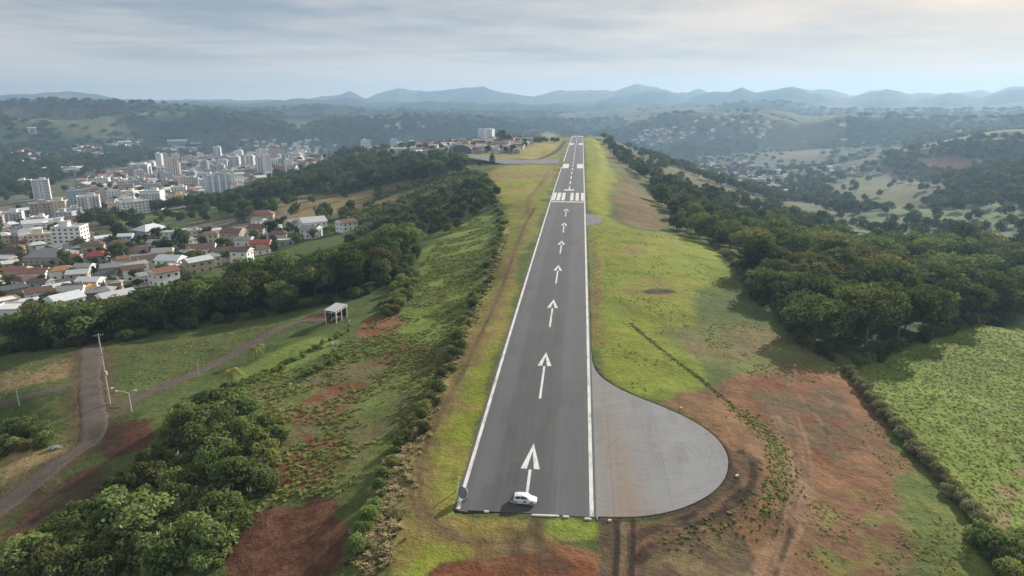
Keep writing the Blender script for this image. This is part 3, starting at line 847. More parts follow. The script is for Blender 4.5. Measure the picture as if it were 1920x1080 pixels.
# ------------------------------------------------------------------ pavements
def asphalt_mat(name, col, streak=0.35, stain=None, rough=0.85, joints=1.0):
    """worn asphalt: lanes and streaks along the paving direction, patches, dust (UV = metres across, metres along)"""
    m = bpy.data.materials.new(name)
    m.use_nodes = True
    t = NT(m.node_tree)
    out = t.n('ShaderNodeOutputMaterial')
    uv = t.n('ShaderNodeUVMap', uv_map='metres').outputs[0]
    s = t.n('ShaderNodeSeparateXYZ', inp={0: uv})
    u, v = s.outputs[0], s.outputs[1]
    lane = t.noise(t.n('ShaderNodeCombineXYZ', inp={0: u, 1: t.math('MULTIPLY', v, 0.004), 2: 1.0}).outputs[0], 0.33, 2, 0.5)
    st = t.noise(t.n('ShaderNodeCombineXYZ', inp={0: u, 1: t.math('MULTIPLY', v, 0.03), 2: 5.0}).outputs[0], 1.6, 4, 0.65)
    fine = t.noise(uv, 2.2, 4, 0.7)
    big = t.noise(uv, 0.09, 4, 0.6)
    f = t.math('ADD', 1.0, t.math('MULTIPLY', t.math('SUBTRACT', lane, 0.5), streak * 1.3))
    f = t.math('ADD', f, t.math('MULTIPLY', t.math('SUBTRACT', st, 0.5), streak * 1.3))
    f = t.math('ADD', f, t.math('MULTIPLY', t.math('SUBTRACT', fine, 0.5), 0.22))
    f = t.math('ADD', f, t.math('MULTIPLY', t.math('SUBTRACT', big, 0.5), 0.35))
    # paving joints: thin dark lines every few metres
    j = t.math('ABSOLUTE', t.math('SUBTRACT', t.math('FRACT', t.math('ADD', t.math('DIVIDE', u, 3.6), t.math('MULTIPLY', lane, 0.05))), 0.5))
    j = t.math('MULTIPLY', t.math('LESS_THAN', j, 0.022), t.math('GREATER_THAN', st, 0.45))
    f = t.math('SUBTRACT', f, t.math('MULTIPLY', j, 0.13 * joints))
    if joints:                                # the middle strip is a darker, newer and rubber-marked course
        au = t.math('ABSOLUTE', t.math('ADD', u, t.math('MULTIPLY', st, 1.6)))
        mid = t.math('SUBTRACT', 1.0, t.math('MULTIPLY', t.math('SUBTRACT', au, 4.4), 0.9, clamp=True), clamp=True)
        f = t.math('MULTIPLY', f, t.math('SUBTRACT', 1.0, t.math('MULTIPLY', mid, 0.16)))
        rub = t.math('MULTIPLY', t.math('SUBTRACT', 1.0, t.math('MULTIPLY', t.math('ABSOLUTE', t.math('SUBTRACT', v, 620)), 0.005), clamp=True), t.ramp(st, [(0.4, (0, 0, 0)), (0.7, (1, 1, 1))]))
        f = t.math('MULTIPLY', f, t.math('SUBTRACT', 1.0, t.math('MULTIPLY', t.math('MULTIPLY', rub, mid), 0.3)))
    pn = t.n('ShaderNodeTexNoise', inp={'Vector': t.n('ShaderNodeCombineXYZ', inp={0: t.math('SNAP', u, 1.8), 1: t.math('SNAP', v, 7.0), 2: 3.3}).outputs[0], 'Scale': 1.7}).outputs[0]
    f = t.math('MULTIPLY', f, t.math('SUBTRACT', 1.0, t.math('MULTIPLY', t.math('GREATER_THAN', pn, 0.63), 0.12)))
    c = t.n('ShaderNodeVectorMath', operation='SCALE', inp={0: tuple(col), 3: f}).outputs[0]
    dust = t.math('MULTIPLY', t.ramp(t.noise(t.n('ShaderNodeCombineXYZ', inp={0: u, 1: t.math('MULTIPLY', v, 0.12), 2: 9.0}).outputs[0], 0.3, 4, 0.6), [(0.52, (0, 0, 0)), (0.75, (1, 1, 1))]), 0.35)
    c = t.mix(dust, c, (0.11, 0.09, 0.072))
    if stain:
        (u0, v0), (u1, v1), w = stain
        ax = t.math('ADD', u0, t.math('MULTIPLY', t.math('SUBTRACT', v, v0), (u1 - u0) / (v1 - v0)))
        d = t.math('ABSOLUTE', t.math('SUBTRACT', u, ax))
        d = t.math('ADD', t.math('DIVIDE', d, w), t.math('MULTIPLY', t.math('SUBTRACT', st, 0.5), 1.4))
        k = t.math('SUBTRACT', 1.0, t.math('SMOOTHSTEP' if False else 'MULTIPLY', d, 0.8), clamp=True)
        k = t.math('MULTIPLY', k, t.math('SUBTRACT', 1.0, t.math('DIVIDE', t.math('SUBTRACT', v, v0), (v1 - v0) * 1.2), clamp=True), clamp=True)
        c = t.mix(t.math('MULTIPLY', k, 0.85), c, (0.21, 0.15, 0.10))
        du, dv = t.math('SUBTRACT', u, 22.0), t.math('SUBTRACT', v, 107.0)
        dist = t.math('SQRT', t.math('ADD', t.math('MULTIPLY', du, du), t.math('MULTIPLY', dv, dv)))
        arc = t.noise(t.n('ShaderNodeCombineXYZ', inp={0: t.math('MULTIPLY', dist, 1.7), 1: t.math('MULTIPLY', t.math('ARCTAN2', dv, du), 1.3), 2: 8.0}).outputs[0], 1.0, 3, 0.6)
        c = t.mix(t.math('MULTIPLY', t.ramp(arc, [(0.56, (0, 0, 0)), (0.68, (1, 1, 1))]), 0.3), c, (0.075, 0.075, 0.077))
        jt = t.math('MINIMUM', t.math('ABSOLUTE', t.math('SUBTRACT', t.math('FRACT', t.math('ADD', t.math('DIVIDE', v, 5.2), t.math('MULTIPLY', big, 0.1))), 0.5)), t.math('ADD', 0.004, t.math('ABSOLUTE', t.math('SUBTRACT', t.math('FRACT', t.math('DIVIDE', u, 9.0)), 0.5))))
        c = t.mix(t.math('MULTIPLY', t.math('LESS_THAN', jt, 0.012), t.math('MULTIPLY', st, 0.55)), c, (0.07, 0.07, 0.072))
        m2 = t.noise(t.n('ShaderNodeCombineXYZ', inp={0: t.math('MULTIPLY', u, 0.5), 1: t.math('MULTIPLY', v, 2.0), 2: 2.0}).outputs[0], 0.5, 5, 0.65)
        c = t.mix(t.math('MULTIPLY', t.ramp(m2, [(0.56, (0, 0, 0)), (0.66, (1, 1, 1))]), 0.22), c, (0.05, 0.05, 0.05))
    b = t.n('ShaderNodeBsdfPrincipled', inp={'Base Color': c, 'Roughness': rough, 'Specular IOR Level': 0.25})
    t.link(b.outputs[0], out.inputs[0])
    return m


M_ASPH = asphalt_mat('runway_asphalt', (0.090, 0.093, 0.099), 0.32)
M_APRON = asphalt_mat('apron_asphalt', (0.205, 0.21, 0.215), 0.12, stain=((16.0, 86.0), (13.2, 140.0), 4.2), joints=0.0)
M_TAXI = asphalt_mat('taxiway_asphalt', (0.15, 0.145, 0.155), 0.15)


def paint_mat():
    m = bpy.data.materials.new('marking_paint')
    m.use_nodes = True
    t = NT(m.node_tree)
    out = t.n('ShaderNodeOutputMaterial')
    uv = t.n('ShaderNodeUVMap', uv_map='metres').outputs[0]
    s = t.n('ShaderNodeSeparateXYZ', inp={0: uv})
    u, v = s.outputs[0], s.outputs[1]
    a = t.noise(t.n('ShaderNodeCombineXYZ', inp={0: u, 1: t.math('MULTIPLY', v, 0.25), 2: 1.0}).outputs[0], 1.5, 5, 0.7)
    b_ = t.noise(uv, 0.22, 3, 0.6)
    wear = t.ramp(t.math('ADD', t.math('MULTIPLY', a, 0.65), t.math('MULTIPLY', b_, 0.35)), [(0.47, (0, 0, 0)), (0.66, (1, 1, 1))])
    c = t.mix(t.math('MULTIPLY', wear, 0.75), (0.62, 0.62, 0.60), (0.2, 0.195, 0.19))
    b = t.n('ShaderNodeBsdfPrincipled', inp={'Base Color': c, 'Roughness': 0.8, 'Specular IOR Level': 0.2})
    t.link(b.outputs[0], out.inputs[0])
    return m


M_PAINT = paint_mat()


def uv_metres(me, fn):
    l = me.uv_layers.new(name='metres')
    for lp in me.loops:
        p = me.vertices[lp.vertex_index].co
        l.data[lp.index].uv = fn(p)


def cs(p):
    return (cross(p.x, p.y), p.y)


def extrude_outline(name, ring, mat, depth=0.5, dz=0.0, hfun=None, parent=None):
    """a slab of pavement with this outline: a top that follows the ground and a skirt"""
    bm = bmesh.new()
    top = [bm.verts.new((p[0], p[1], p[2] + dz)) for p in ring]
    bot = [bm.verts.new((p[0], p[1], p[2] + dz - depth)) for p in ring]
    n = len(ring)
    f = bm.faces.new(top)
    for i in range(n):
        bm.faces.new((top[i], bot[i], bot[(i + 1) % n], top[(i + 1) % n]))
    bmesh.ops.triangulate(bm, faces=[f])
    bmesh.ops.recalc_face_normals(bm, faces=bm.faces)
    me = bpy.data.meshes.new(name)
    bm.to_mesh(me)
    bm.free()
    me.materials.append(mat)
    uv_metres(me, cs)
    return link(name, me, parent)


YN, YF = 90.2, 1326.0
STA = np.arange(0, 1400, 6.0)


def stations(y0, y1):
    return [y0] + [float(s) for s in STA if y0 + 1e-3 < s < y1 - 1e-3] + [y1]


def strip(name, y0, y1, c0, c1, dz, mat, parent=None, skirt=0.0, c0b=None, c1b=None):
    """a band on the runway between two axis stations; c0b, c1b = its sides at the far end"""
    ys = stations(y0, y1)
    V, Q = [], []
    for y in ys:
        k = (y - y0) / (y1 - y0)
        a = c0 + ((c0b if c0b is not None else c0) - c0) * k
        b = c1 + ((c1b if c1b is not None else c1) - c1) * k
        for c in (a, b):
            q = Vector((RW_C + RW_K * y, y, 0)) + RW_NRM * c
            V.append((q.x, q.y, float(prof(y)) + dz))
    n = len(ys)
    for i in range(n - 1):
        Q.append((2 * i, 2 * i + 1, 2 * i + 3, 2 * i + 2))
    if skirt:
        off = len(V)
        V += [(x, y, z - skirt) for x, y, z in V]
        for i in range(n - 1):
            Q.append((2 * i, 2 * i + 2, off + 2 * i + 2, off + 2 * i))
            Q.append((2 * i + 1, off + 2 * i + 1, off + 2 * i + 3, 2 * i + 3))
        Q.append((0, off, off + 1, 1))
        Q.append((2 * n - 2, 2 * n - 1, off + 2 * n - 1, off + 2 * n - 2))
    me = np_mesh(name, V, Q, mat)
    uv_metres(me, cs)
    return link(name, me, parent)


RW_TOP = 0.07
runway = strip('runway', YN, YF, -HALF - 0.35, HALF + 0.35, RW_TOP, M_ASPH, None, 0.6)
tag(runway, 'long straight asphalt runway running away over the green ridge to its far end', 'runway', kind='structure')
MK = RW_TOP + 0.012
# side lines (the left one is open where the taxiway joins)
strip('edge_line', YN + 0.15, 640, -HALF + 0.02, -HALF + 0.62, MK, M_PAINT, runway)
strip('edge_line', 700, YF - 1, -HALF + 0.02, -HALF + 0.92, MK, M_PAINT, runway)
strip('edge_line', YN + 0.15, YF - 1, HALF - 0.64, HALF - 0.02, MK, M_PAINT, runway)


def arrow(tip, parent):
    """a painted chevron head on a narrow shaft"""
    V, Q = [], []

    def quad(pts):
        b = len(V)
        for y, c in pts:
            q = Vector((RW_C + RW_K * y, y, 0)) + RW_NRM * c
            V.append((q.x, q.y, float(prof(y)) + MK))
        Q.append((b, b + 1, b + 2, b + 3))
    L = 8.6
    for s in (-1, 1):
        pts = [(tip - L, s * 1.62), (tip - L, s * 0.60), (tip - 2.7, 0.0), (tip, 0.0)]
        quad(pts if s < 0 else pts[::-1])
    y1, y0 = tip - L - 0.25, max(tip - 26.0, YN + 4)
    ys = stations(y0, y1)
    for a, b in zip(ys[:-1], ys[1:]):
        quad([(a, -0.24), (a, 0.24), (b, 0.24), (b, -0.24)])
    me = np_mesh('arrow', V, Q, M_PAINT)
    uv_metres(me, cs)
    return link('arrow', me, parent)


for k in range(7):
    arrow(111.4 + 44.5 * k, runway)
strip('threshold_line', 402.5, 405.6, -HALF + 0.8, HALF - 0.8, MK, M_PAINT, runway)
for a, b in ((-9.7, -7.7), (-7.0, -4.7), (-3.9, -1.9), (1.3, 3.3), (4.6, 6.6), (8.0, 9.7)):
    strip('threshold_bar', 410, 446, a, b, MK, M_PAINT, runway)
strip('designation_mark', 458, 464.5, -3.3, 3.4, MK, M_PAINT, runway)
strip('designation_mark', 464.8, 482, -0.4, 0.4, MK, M_PAINT, runway)
y = 496.0
while y < 1290:
    strip('centre_dash', y, y + 21, -0.42, 0.42, MK, M_PAINT, runway)
    y += 37.0
for y0, y1 in ((626, 672), (1003, 1052)):
    strip('aiming_bar', y0, y1, -9.3, -3.7, MK, M_PAINT, runway)
    strip('aiming_bar', y0, y1, 3.9, 9.5, MK, M_PAINT, runway)
for a, b in ((-9.6, -7.6), (-6.8, -4.8), (-4.0, -2.0), (2.0, 4.0), (4.8, 6.8), (7.6, 9.6)):
    strip('threshold_bar', 1288, 1322, a, b, MK, M_PAINT, runway)


def ring_from(pts, n=3, z_add=0.0):
    P = smooth_poly([[*G(px, py)[:2]] for px, py in pts], n)
    return P


def apron_ring(pts, name, mat, edge, label, cat):
    """paved area widening out from the right side of the runway"""
    P = [np.array(G(px, py)[:2]) for px, py in pts]
    body = smooth_poly(np.array(P), 3, closed=False)
    body = [p for p in body if cross(p[0], p[1]) > edge + 0.05]
    ya, yb = body[0][1], body[-1][1]
    inner = []
    for y in np.linspace(yb, ya, 12)[0:]:
        q = Vector((RW_C + RW_K * y, y, 0)) + RW_NRM * (edge + 0.01)
        inner.append((q.x, q.y))
    ring = [(p[0], p[1], float(prof(p[1])) + RW_TOP - 0.004) for p in list(body) + inner]
    o = extrude_outline(name, ring, mat, 0.5)
    tag(o, label, cat, kind='structure')
    return np.array([(p[0], p[1]) for p in ring])


AP = apron_ring([(1109, 660), (1110, 682), (1122, 704), (1150, 724), (1190, 743), (1240, 762), (1290, 784), (1335, 812), (1360, 842), (1367, 868), (1360, 897), (1340, 922), (1303, 944), (1258, 960), (1205, 969), (1160, 970), (1122, 969)],
                'apron', M_APRON, HALF + 0.36, 'pale grey rounded turning apron bulging from the right side of the runway', 'apron')
PAD = apron_ring([(1099, 401), (1108, 402), (1122, 406), (1131, 413), (1124, 420), (1110, 423), (1100.5, 424)],
                 'turning_pad', M_TAXI, HALF + 0.36, 'small grey half-round pad on the right edge of the runway', 'pavement')


def draped(name, pts, width, mat, label, cat, lift=0.10, n=3, taper=None):
    """a road following the ground: a strip of real width draped on the terrain"""
    P = smooth_poly([[*G(px, py)[:2]] for px, py in pts], n, closed=False)
    d = np.r_[0, np.cumsum(np.hypot(*np.diff(P, axis=0).T))]
    m = max(4, int(d[-1] / 1.2))
    s = np.linspace(0, d[-1], m)
    X, Y = np.interp(s, d, P[:, 0]), np.interp(s, d, P[:, 1])
    tx, ty = np.gradient(X), np.gradient(Y)
    L = np.hypot(tx, ty)
    nx, ny = ty / L, -tx / L
    K = 9
    wob = 1 + 0.3 * (2 * fbm(X, Y, 6, 4, 77, 0.7) - 1)
    V, Q = [], []
    for i in range(m):
        for k in range(K):
            o = (k / (K - 1) - 0.5) * width * wob[i]
            x, y = X[i] + nx[i] * o, Y[i] + ny[i] * o
            drop = 0.0 if 0 < k < K - 1 else -0.35
            V.append((x, y, H1(x, y) + lift + drop))
    for i in range(m - 1):
        for k in range(K - 1):
            a = i * K + k
            Q.append((a, a + 1, a + K + 1, a + K))
    me = np_mesh(name, V, Q, mat, smooth=True)
    uv_metres(me, lambda p: (p.x, p.y))
    o = link(name, me)
    tag(o, label, cat, kind='structure')
    return o


def dirt_road_mat(name, col, col2):
    m = bpy.data.materials.new(name)
    m.use_nodes = True
    t = NT(m.node_tree)
    out = t.n('ShaderNodeOutputMaterial')
    pos = t.n('ShaderNodeNewGeometry').outputs['Position']
    a, b_ = t.noise(pos, 0.25, 5, 0.65), t.noise(pos, 1.6, 4, 0.7)
    c = t.mix(t.math('MULTIPLY', t.math('SUBTRACT', a, 0.35, clamp=True), 2.6, clamp=True), col, col2)
    c = t.n('ShaderNodeVectorMath', operation='SCALE', inp={0: c, 3: t.math('ADD', 0.62, t.math('MULTIPLY', b_, 0.76))}).outputs[0]
    bp = t.n('ShaderNodeBump', inp={'Strength': 0.5, 'Distance': 0.2, 'Height': b_})
    b = t.n('ShaderNodeBsdfPrincipled', inp={'Base Color': c, 'Roughness': 0.95, 'Specular IOR Level': 0.1, 'Normal': bp.outputs[0]})
    t.link(b.outputs[0], out.inputs[0])
    return m


M_ROAD = dirt_road_mat('gravel_road', (0.125, 0.105, 0.088), (0.085, 0.066, 0.052))
M_TOWNROAD = dirt_road_mat('town_road', (0.13, 0.125, 0.125), (0.17, 0.155, 0.145))
draped('gravel_road', [(-40, 985), (0, 955), (60, 908), (120, 862), (175, 826), (178, 790), (170, 750), (168, 700), (170, 670), (176, 640)], 6.8, M_ROAD, 'grey gravel road climbing beside the red cut bank past the tall pole', 'road')
draped('gravel_road', [(215, 765), (250, 748), (330, 716), (420, 672), (480, 640), (550, 603), (610, 600)], 4.6, M_ROAD, 'narrow grey track along the green terrace up to the white shelter', 'road')
draped('gravel_road', [(-40, 765), (30, 752), (90, 738), (150, 712), (168, 704)], 3.2, M_ROAD, 'faint earth track joining the gravel road from the left', 'road')
draped('street', [(395, 490), (425, 470), (470, 448), (505, 418), (525, 402), (560, 396)], 7.0, M_TOWNROAD, 'grey street climbing between the houses near the wood', 'street')
draped('street', [(-40, 640), (40, 560), (110, 530), (200, 480), (300, 462), (400, 455), (440, 462)], 6.0, M_TOWNROAD, 'grey street passing between the roofs at the foot of the town', 'street')
draped('street', [(-20, 462), (80, 450), (170, 430), (250, 402), (330, 372), (380, 350)], 8.0, M_TOWNROAD, 'wide grey street through the white apartment blocks', 'street')


def taxi():
    P = [(1050.5, 298.5), (1000, 300), (950, 301), (900, 296), (850, 293)]
    Q = [(850, 300), (900, 306), (950, 308.5), (1000, 308), (1045.5, 307)]
    a = smooth_poly([[*G(*p)[:2]] for p in P], 2, False)
    b = smooth_poly([[*G(*p)[:2]] for p in Q], 2, False)[::-1]
    m = 70
    ra = np.stack([np.interp(np.linspace(0, 1, m), np.linspace(0, 1, len(a)), a[:, k]) for k in (0, 1)], 1)
    rb_ = np.stack([np.interp(np.linspace(0, 1, m), np.linspace(0, 1, len(b)), b[:, k]) for k in (0, 1)], 1)
    V, F_ = [], []
    for i in range(m):
        for k in np.linspace(0, 1, 7):
            p = ra[i] * (1 - k) + rb_[i] * k
            V.append((p[0], p[1], max(H1(*p) + 0.35, 0)))
    for i in range(m - 1):
        for k in range(6):
            q = i * 7 + k
            F_.append((q, q + 7, q + 8, q + 1))
    me = np_mesh('taxiway', V, F_, M_TAXI)
    uv_metres(me, cs)
    tag(link('taxiway', me), 'grey taxiway leaving the runway to the left towards the village', 'taxiway', kind='structure')


taxi()

# the ground sheet, lowered where the pavement slabs lie in it
c_ = cross(GX, GY)
sink = (1 - sstep(HALF + 0.15, HALF + 0.35, np.abs(c_))) * (GY > YN + 0.2) * (GY < YF - 1) * np.interp(GR, [0, 300, 900, 1300], [0.35, 0.5, 1.0, 1.3])
for ring in (AP, PAD):
    P = np.stack([np.arctan2(ring[:, 0], ring[:, 1]), np.log(np.hypot(ring[:, 0], ring[:, 1]))], 1)
    sl = _sub(P, 0.03)
    d = sd_poly(P, GA[sl], GL[sl]) * GR[sl]
    sink[sl] = np.maximum(sink[sl], np.where(d < 0.1, 0.3, 0))
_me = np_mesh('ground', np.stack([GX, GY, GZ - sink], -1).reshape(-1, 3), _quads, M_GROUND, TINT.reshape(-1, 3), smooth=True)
tag(link('ground', _me), 'green and red-brown hilly ground falling from the runway ridge to the valleys', 'ground', kind='structure')


# ------------------------------------------------------------------ plants: prototypes
def leaf_cloud(seed, blobs, per, leaf, jitter=0.5, up=0.25):
    """many small leaf faces gathered round clump centres; blobs = (x, y, z, radius, flatten)"""
    g = np.random.default_rng(seed)
    V, T = [], []
    for bx, by, bz, br, fl in blobs:
        n = max(6, int(per * (br / blobs_mean(blobs)) ** 2))
        d = g.normal(size=(n, 3))
        d[:, 2] += up
        d /= np.linalg.norm(d, axis=1)[:, None]
        rad = br * (0.72 + 0.36 * g.random(n))
        c = np.array([bx, by, bz]) + d * rad[:, None] * np.array([1, 1, fl])
        nrm = d + g.normal(size=(n, 3)) * jitter
        nrm /= np.linalg.norm(nrm, axis=1)[:, None]
        a = np.cross(nrm, g.normal(size=(n, 3)))
        a /= np.linalg.norm(a, axis=1)[:, None]
        b = np.cross(nrm, a)
        sz = leaf * (0.6 + 0.8 * g.random(n))[:, None]
        a, b = a * sz * 0.62, b * sz * 0.46
        V.append(np.stack([c - a, c - b * 0.9, c + a, c + b], 1))
        t = np.clip(g.normal(0.5, 0.2) + g.normal(0, 0.16, n), 0, 1)
        T.append(np.repeat(t, 4))
    V = np.concatenate(V).reshape(-1, 3)
    T = np.concatenate(T)
    return V, np.arange(len(V)).reshape(-1, 4), np.repeat(T[:, None], 3, 1)


def blobs_mean(blobs):
    return sum(b[3] for b in blobs) / len(blobs)


def crown_blobs(seed, n, rx, rz, zc, br, top_bias=0.35, lop=0.0, flat=0.9):
    g = np.random.default_rng(seed)
    out = []
    for i in range(n):
        d = g.normal(size=3)
        d[2] += top_bias
        d /= np.linalg.norm(d)
        k = 0.55 + 0.5 * g.random() ** 0.6
        x, y, z = d[0] * rx * k, d[1] * rx * k, zc + d[2] * rz * k
        out.append((x + lop * (z - zc), y, max(z, br * 0.5), br * (0.65 + 0.75 * g.random()), flat))
    out.append((0, 0, zc, br * 1.6, 1.0))
    return out


M_LEAF = foliage_mat('tree_leaves', (0.030, 0.054, 0.027), (0.118, 0.165, 0.056), 0.32, 0.5, (0.125, 0.125, 0.06))
M_SHRUB = foliage_mat('shrub_leaves', (0.072, 0.115, 0.046), (0.185, 0.235, 0.095), 0.32, 0.45, (0.19, 0.19, 0.085))
M_LUSH = foliage_mat('lush_leaves', (0.10, 0.155, 0.05), (0.21, 0.275, 0.095), 0.35, 0.3)
M_GREY = foliage_mat('hedge_leaves', (0.14, 0.15, 0.095), (0.26, 0.255, 0.16), 0.3, 0.25)
M_DRY = foliage_mat('dry_leaves', (0.28, 0.225, 0.12), (0.48, 0.41, 0.25), 0.3, 0.25, (0.17, 0.17, 0.07))
M_WEED = foliage_mat('weed_leaves', (0.135, 0.19, 0.058), (0.27, 0.31, 0.10), 0.3, 0.35, (0.27, 0.22, 0.10))
M_TUFT = foliage_mat('pasture_grass', (0.13, 0.19, 0.055), (0.27, 0.31, 0.10), 0.35, 0.45, (0.22, 0.22, 0.075))
M_PALM = foliage_mat('palm_fronds', (0.12, 0.15, 0.045), (0.26, 0.25, 0.10), 0.25, 0.2)
M_FARW = foliage_mat('woodland_leaves', (0.036, 0.060, 0.028), (0.08, 0.112, 0.042), 0.28, 0.45, (0.085, 0.085, 0.032))
M_BARK = pmat('bark', (0.16, 0.125, 0.095), 0.9, 0.35, 3)
M_PLUME = pmat('plume', (0.62, 0.58, 0.50), 0.9, 0.15, 3)


def trunk_mesh(name, h, r, seed, limbs=5, spread=0.3):
    g = random.Random(seed)
    b = MB()
    lean = g.uniform(-0.03, 0.03)
    b.tube([(0, 0, -0.06 * h), (lean * 0.3, 0, h * 0.3), (lean, lean, h * 0.66)], [r, r * 0.75, r * 0.4], 7)
    for i in range(limbs):
        a = 2 * math.pi * i / limbs + g.uniform(-0.4, 0.4)
        z0 = h * g.uniform(0.28, 0.5)
        L = spread * g.uniform(0.7, 1.1)
        b.tube([(lean * 0.5, 0, z0), (math.cos(a) * L * 0.5, math.sin(a) * L * 0.5, z0 + h * 0.14), (math.cos(a) * L, math.sin(a) * L, z0 + h * 0.26)], [r * 0.5, r * 0.33, r * 0.14], 5)
    return b.mesh(name, M_BARK)


CROWNS, TRUNKS = [], []
for i, (n, rx, rz, zc, br, per, tb, lop) in enumerate([
        (34, 0.36, 0.33, 0.60, 0.135, 74, 0.35, 0.0), (30, 0.44, 0.27, 0.62, 0.15, 80, 0.5, 0.1), (40, 0.40, 0.34, 0.58, 0.12, 62, 0.3, -0.1),
        (24, 0.27, 0.38, 0.58, 0.13, 78, 0.2, 0.0), (38, 0.48, 0.25, 0.64, 0.135, 70, 0.6, 0.05), (28, 0.34, 0.36, 0.56, 0.15, 82, 0.3, 0.15)]):
    V, Q, T = leaf_cloud(300 + i, crown_blobs(200 + i, n, rx, rz, zc, br, tb, lop), int(per * 1.3), 0.044, 0.42)
    CROWNS.append(np_mesh('crown', V, Q, M_LEAF, T))
    TRUNKS.append(trunk_mesh('trunk', 1.0, 0.028, 50 + i, 5, rx * 0.8))
SHRUBS = []
for i, (n, rx, rz, zc, br, per) in enumerate([(13, 0.42, 0.36, 0.46, 0.24, 120), (16, 0.55, 0.32, 0.42, 0.22, 105), (10, 0.34, 0.42, 0.5, 0.24, 125), (20, 0.62, 0.36, 0.45, 0.2, 95)]):
    V, Q, T = leaf_cloud(400 + i, crown_blobs(420 + i, n, rx, rz, zc, br, 0.3), per, 0.078, 0.6)
    SHRUBS.append((V, Q, T))
SHRUB_G = [np_mesh('foliage', V, Q, M_SHRUB, T) for V, Q, T in SHRUBS]
SHRUB_H = [np_mesh('foliage', V, Q, M_GREY, T) for V, Q, T in SHRUBS]
SHRUB_L = [np_mesh('foliage', V, Q, M_LUSH, T) for V, Q, T in SHRUBS]
SHRUB_D = [np_mesh('foliage', V, Q, M_DRY, T) for V, Q, T in SHRUBS[:2]]
STEMS = [trunk_mesh('stem', 0.9, 0.03, 90 + i, 4, 0.3) for i in range(2)]


# ------------------------------------------------------------------ plants: where they stand
def fill(pts, spacing, seed, al=None, jitter=0.42, n=1):
    """points on the ground inside an outline, roughly spacing metres apart"""
    g = np.random.default_rng(seed)
    P = smooth_poly([[*G(px, py)[:2]] for px, py in pts], n)
    lo, hi = P.min(0), P.max(0)
    xs, ys = np.arange(lo[0], hi[0], spacing), np.arange(lo[1], hi[1], spacing)
    if len(xs) * len(ys) > 400000:
        return np.zeros((0, 2))
    if spacing < 2:
        m = int((hi[0] - lo[0]) * (hi[1] - lo[1]) / spacing ** 2)
        A, B = g.uniform(lo[0], hi[0], m), g.uniform(lo[1], hi[1], m)
    else:
        A, B = np.meshgrid(xs, ys)
        A = A.ravel() + g.uniform(-jitter, jitter, A.size) * spacing
        B = B.ravel() + g.uniform(-jitter, jitter, B.size) * spacing
    k = sd_poly(P, A, B) < 0
    return np.stack([A[k], B[k]], 1)


def along(pts, spacing, seed, side=0.8, n=3):
    g = np.random.default_rng(seed)
    P = smooth_poly([[*G(px, py)[:2]] for px, py in pts], n, closed=False)
    d = np.r_[0, np.cumsum(np.hypot(*np.diff(P, axis=0).T))]
    s = np.arange(0, d[-1], spacing)
    s = s + g.uniform(-0.35, 0.35, len(s)) * spacing
    return np.stack([np.interp(s, d, P[:, 0]) + g.normal(0, side, len(s)), np.interp(s, d, P[:, 1]) + g.normal(0, side, len(s))], 1)


def clear_of(pts, rings, c_lim=13.5):
    """drop points that would stand on the runway or the apron"""
    c = cross(pts[:, 0], pts[:, 1])
    k = ~((np.abs(c) < c_lim) & (pts[:, 1] > 85) & (pts[:, 1] < 1335))
    for r in rings:
        k &= sd_poly(r, pts[:, 0], pts[:, 1]) > 1.5
    return pts[k]


FAR_PTS = []                                 # trees past the first three hundred go to the woodland
TREE_LIST = []                               # (apparent size, x, y, height, proto, place, group)


def wood(pts, spacing, hh, place, group, seed, protos=(0, 1, 2, 3, 4, 5)):
    g = random.Random(seed)
    for x, y in clear_of(fill(pts, spacing, seed), [AP, PAD]):
        if g.random() < 0.06 or (place == 'rightback' and math.hypot(x, y) > 380) or (place == 'ridge' and x > 0.42 * y + 60 and y > 330):
            continue
        h = g.uniform(*hh) * (1.0 if g.random() < 0.8 else g.uniform(0.6, 1.25))
        TREE_LIST.append((h / math.hypot(x, y), x, y, h, g.choice(protos), place, group))


wood([(1383, 492), (1420, 545), (1470, 600), (1530, 650), (1590, 690), (1640, 668), (1720, 632), (1790, 618), (1860, 600), (1990, 590), (1990, 520), (1850, 490), (1700, 478), (1560, 474), (1450, 472)], 11.0, (10, 19), 'right', 'trees of the wood right of the runway', 11)
wood([(1450, 476), (1560, 470), (1700, 474), (1850, 485), (1990, 510), (1990, 455), (1800, 445), (1600, 448), (1470, 452)], 14.0, (8, 13), 'rightback', 'trees at the back of the wood right of the runway', 12)
wood([(1275, 448), (1345, 462), (1390, 482), (1470, 466), (1560, 448), (1440, 420), (1340, 395), (1265, 360), (1205, 318), (1150, 280), (1128, 268), (1160, 305), (1205, 340), (1240, 385)], 13.0, (8, 13), 'ridge', 'trees on the slope falling away right of the runway', 13)
wood([(-60, 668), (70, 656), (150, 645), (170, 640), (240, 636), (340, 612), (480, 592), (590, 570), (700, 548), (755, 512), (782, 468), (745, 466), (660, 502), (560, 533), (470, 550), (380, 573), (260, 604), (100, 632), (-60, 650)], 8.6, (10, 15.5), 'left', 'trees of the dark wood band left of the runway', 14)
wood([(490, 376), (600, 357), (720, 347), (830, 332), (900, 326), (860, 310), (750, 304), (650, 308), (560, 332), (480, 360)], 15.0, (12, 18), 'upper', 'trees of the wood between the town and the village', 15)
wood([(690, 436), (760, 402), (850, 352), (920, 347), (945, 385), (890, 402), (850, 440), (790, 458), (740, 462)], 9.5, (5, 9), 'middle', 'small trees on the slope left of the runway', 16)
wood([(-40, 372), (60, 366), (110, 350), (80, 326), (-40, 312)], 26.0, (13, 18), 'town', 'trees at the left edge of the town', 17)
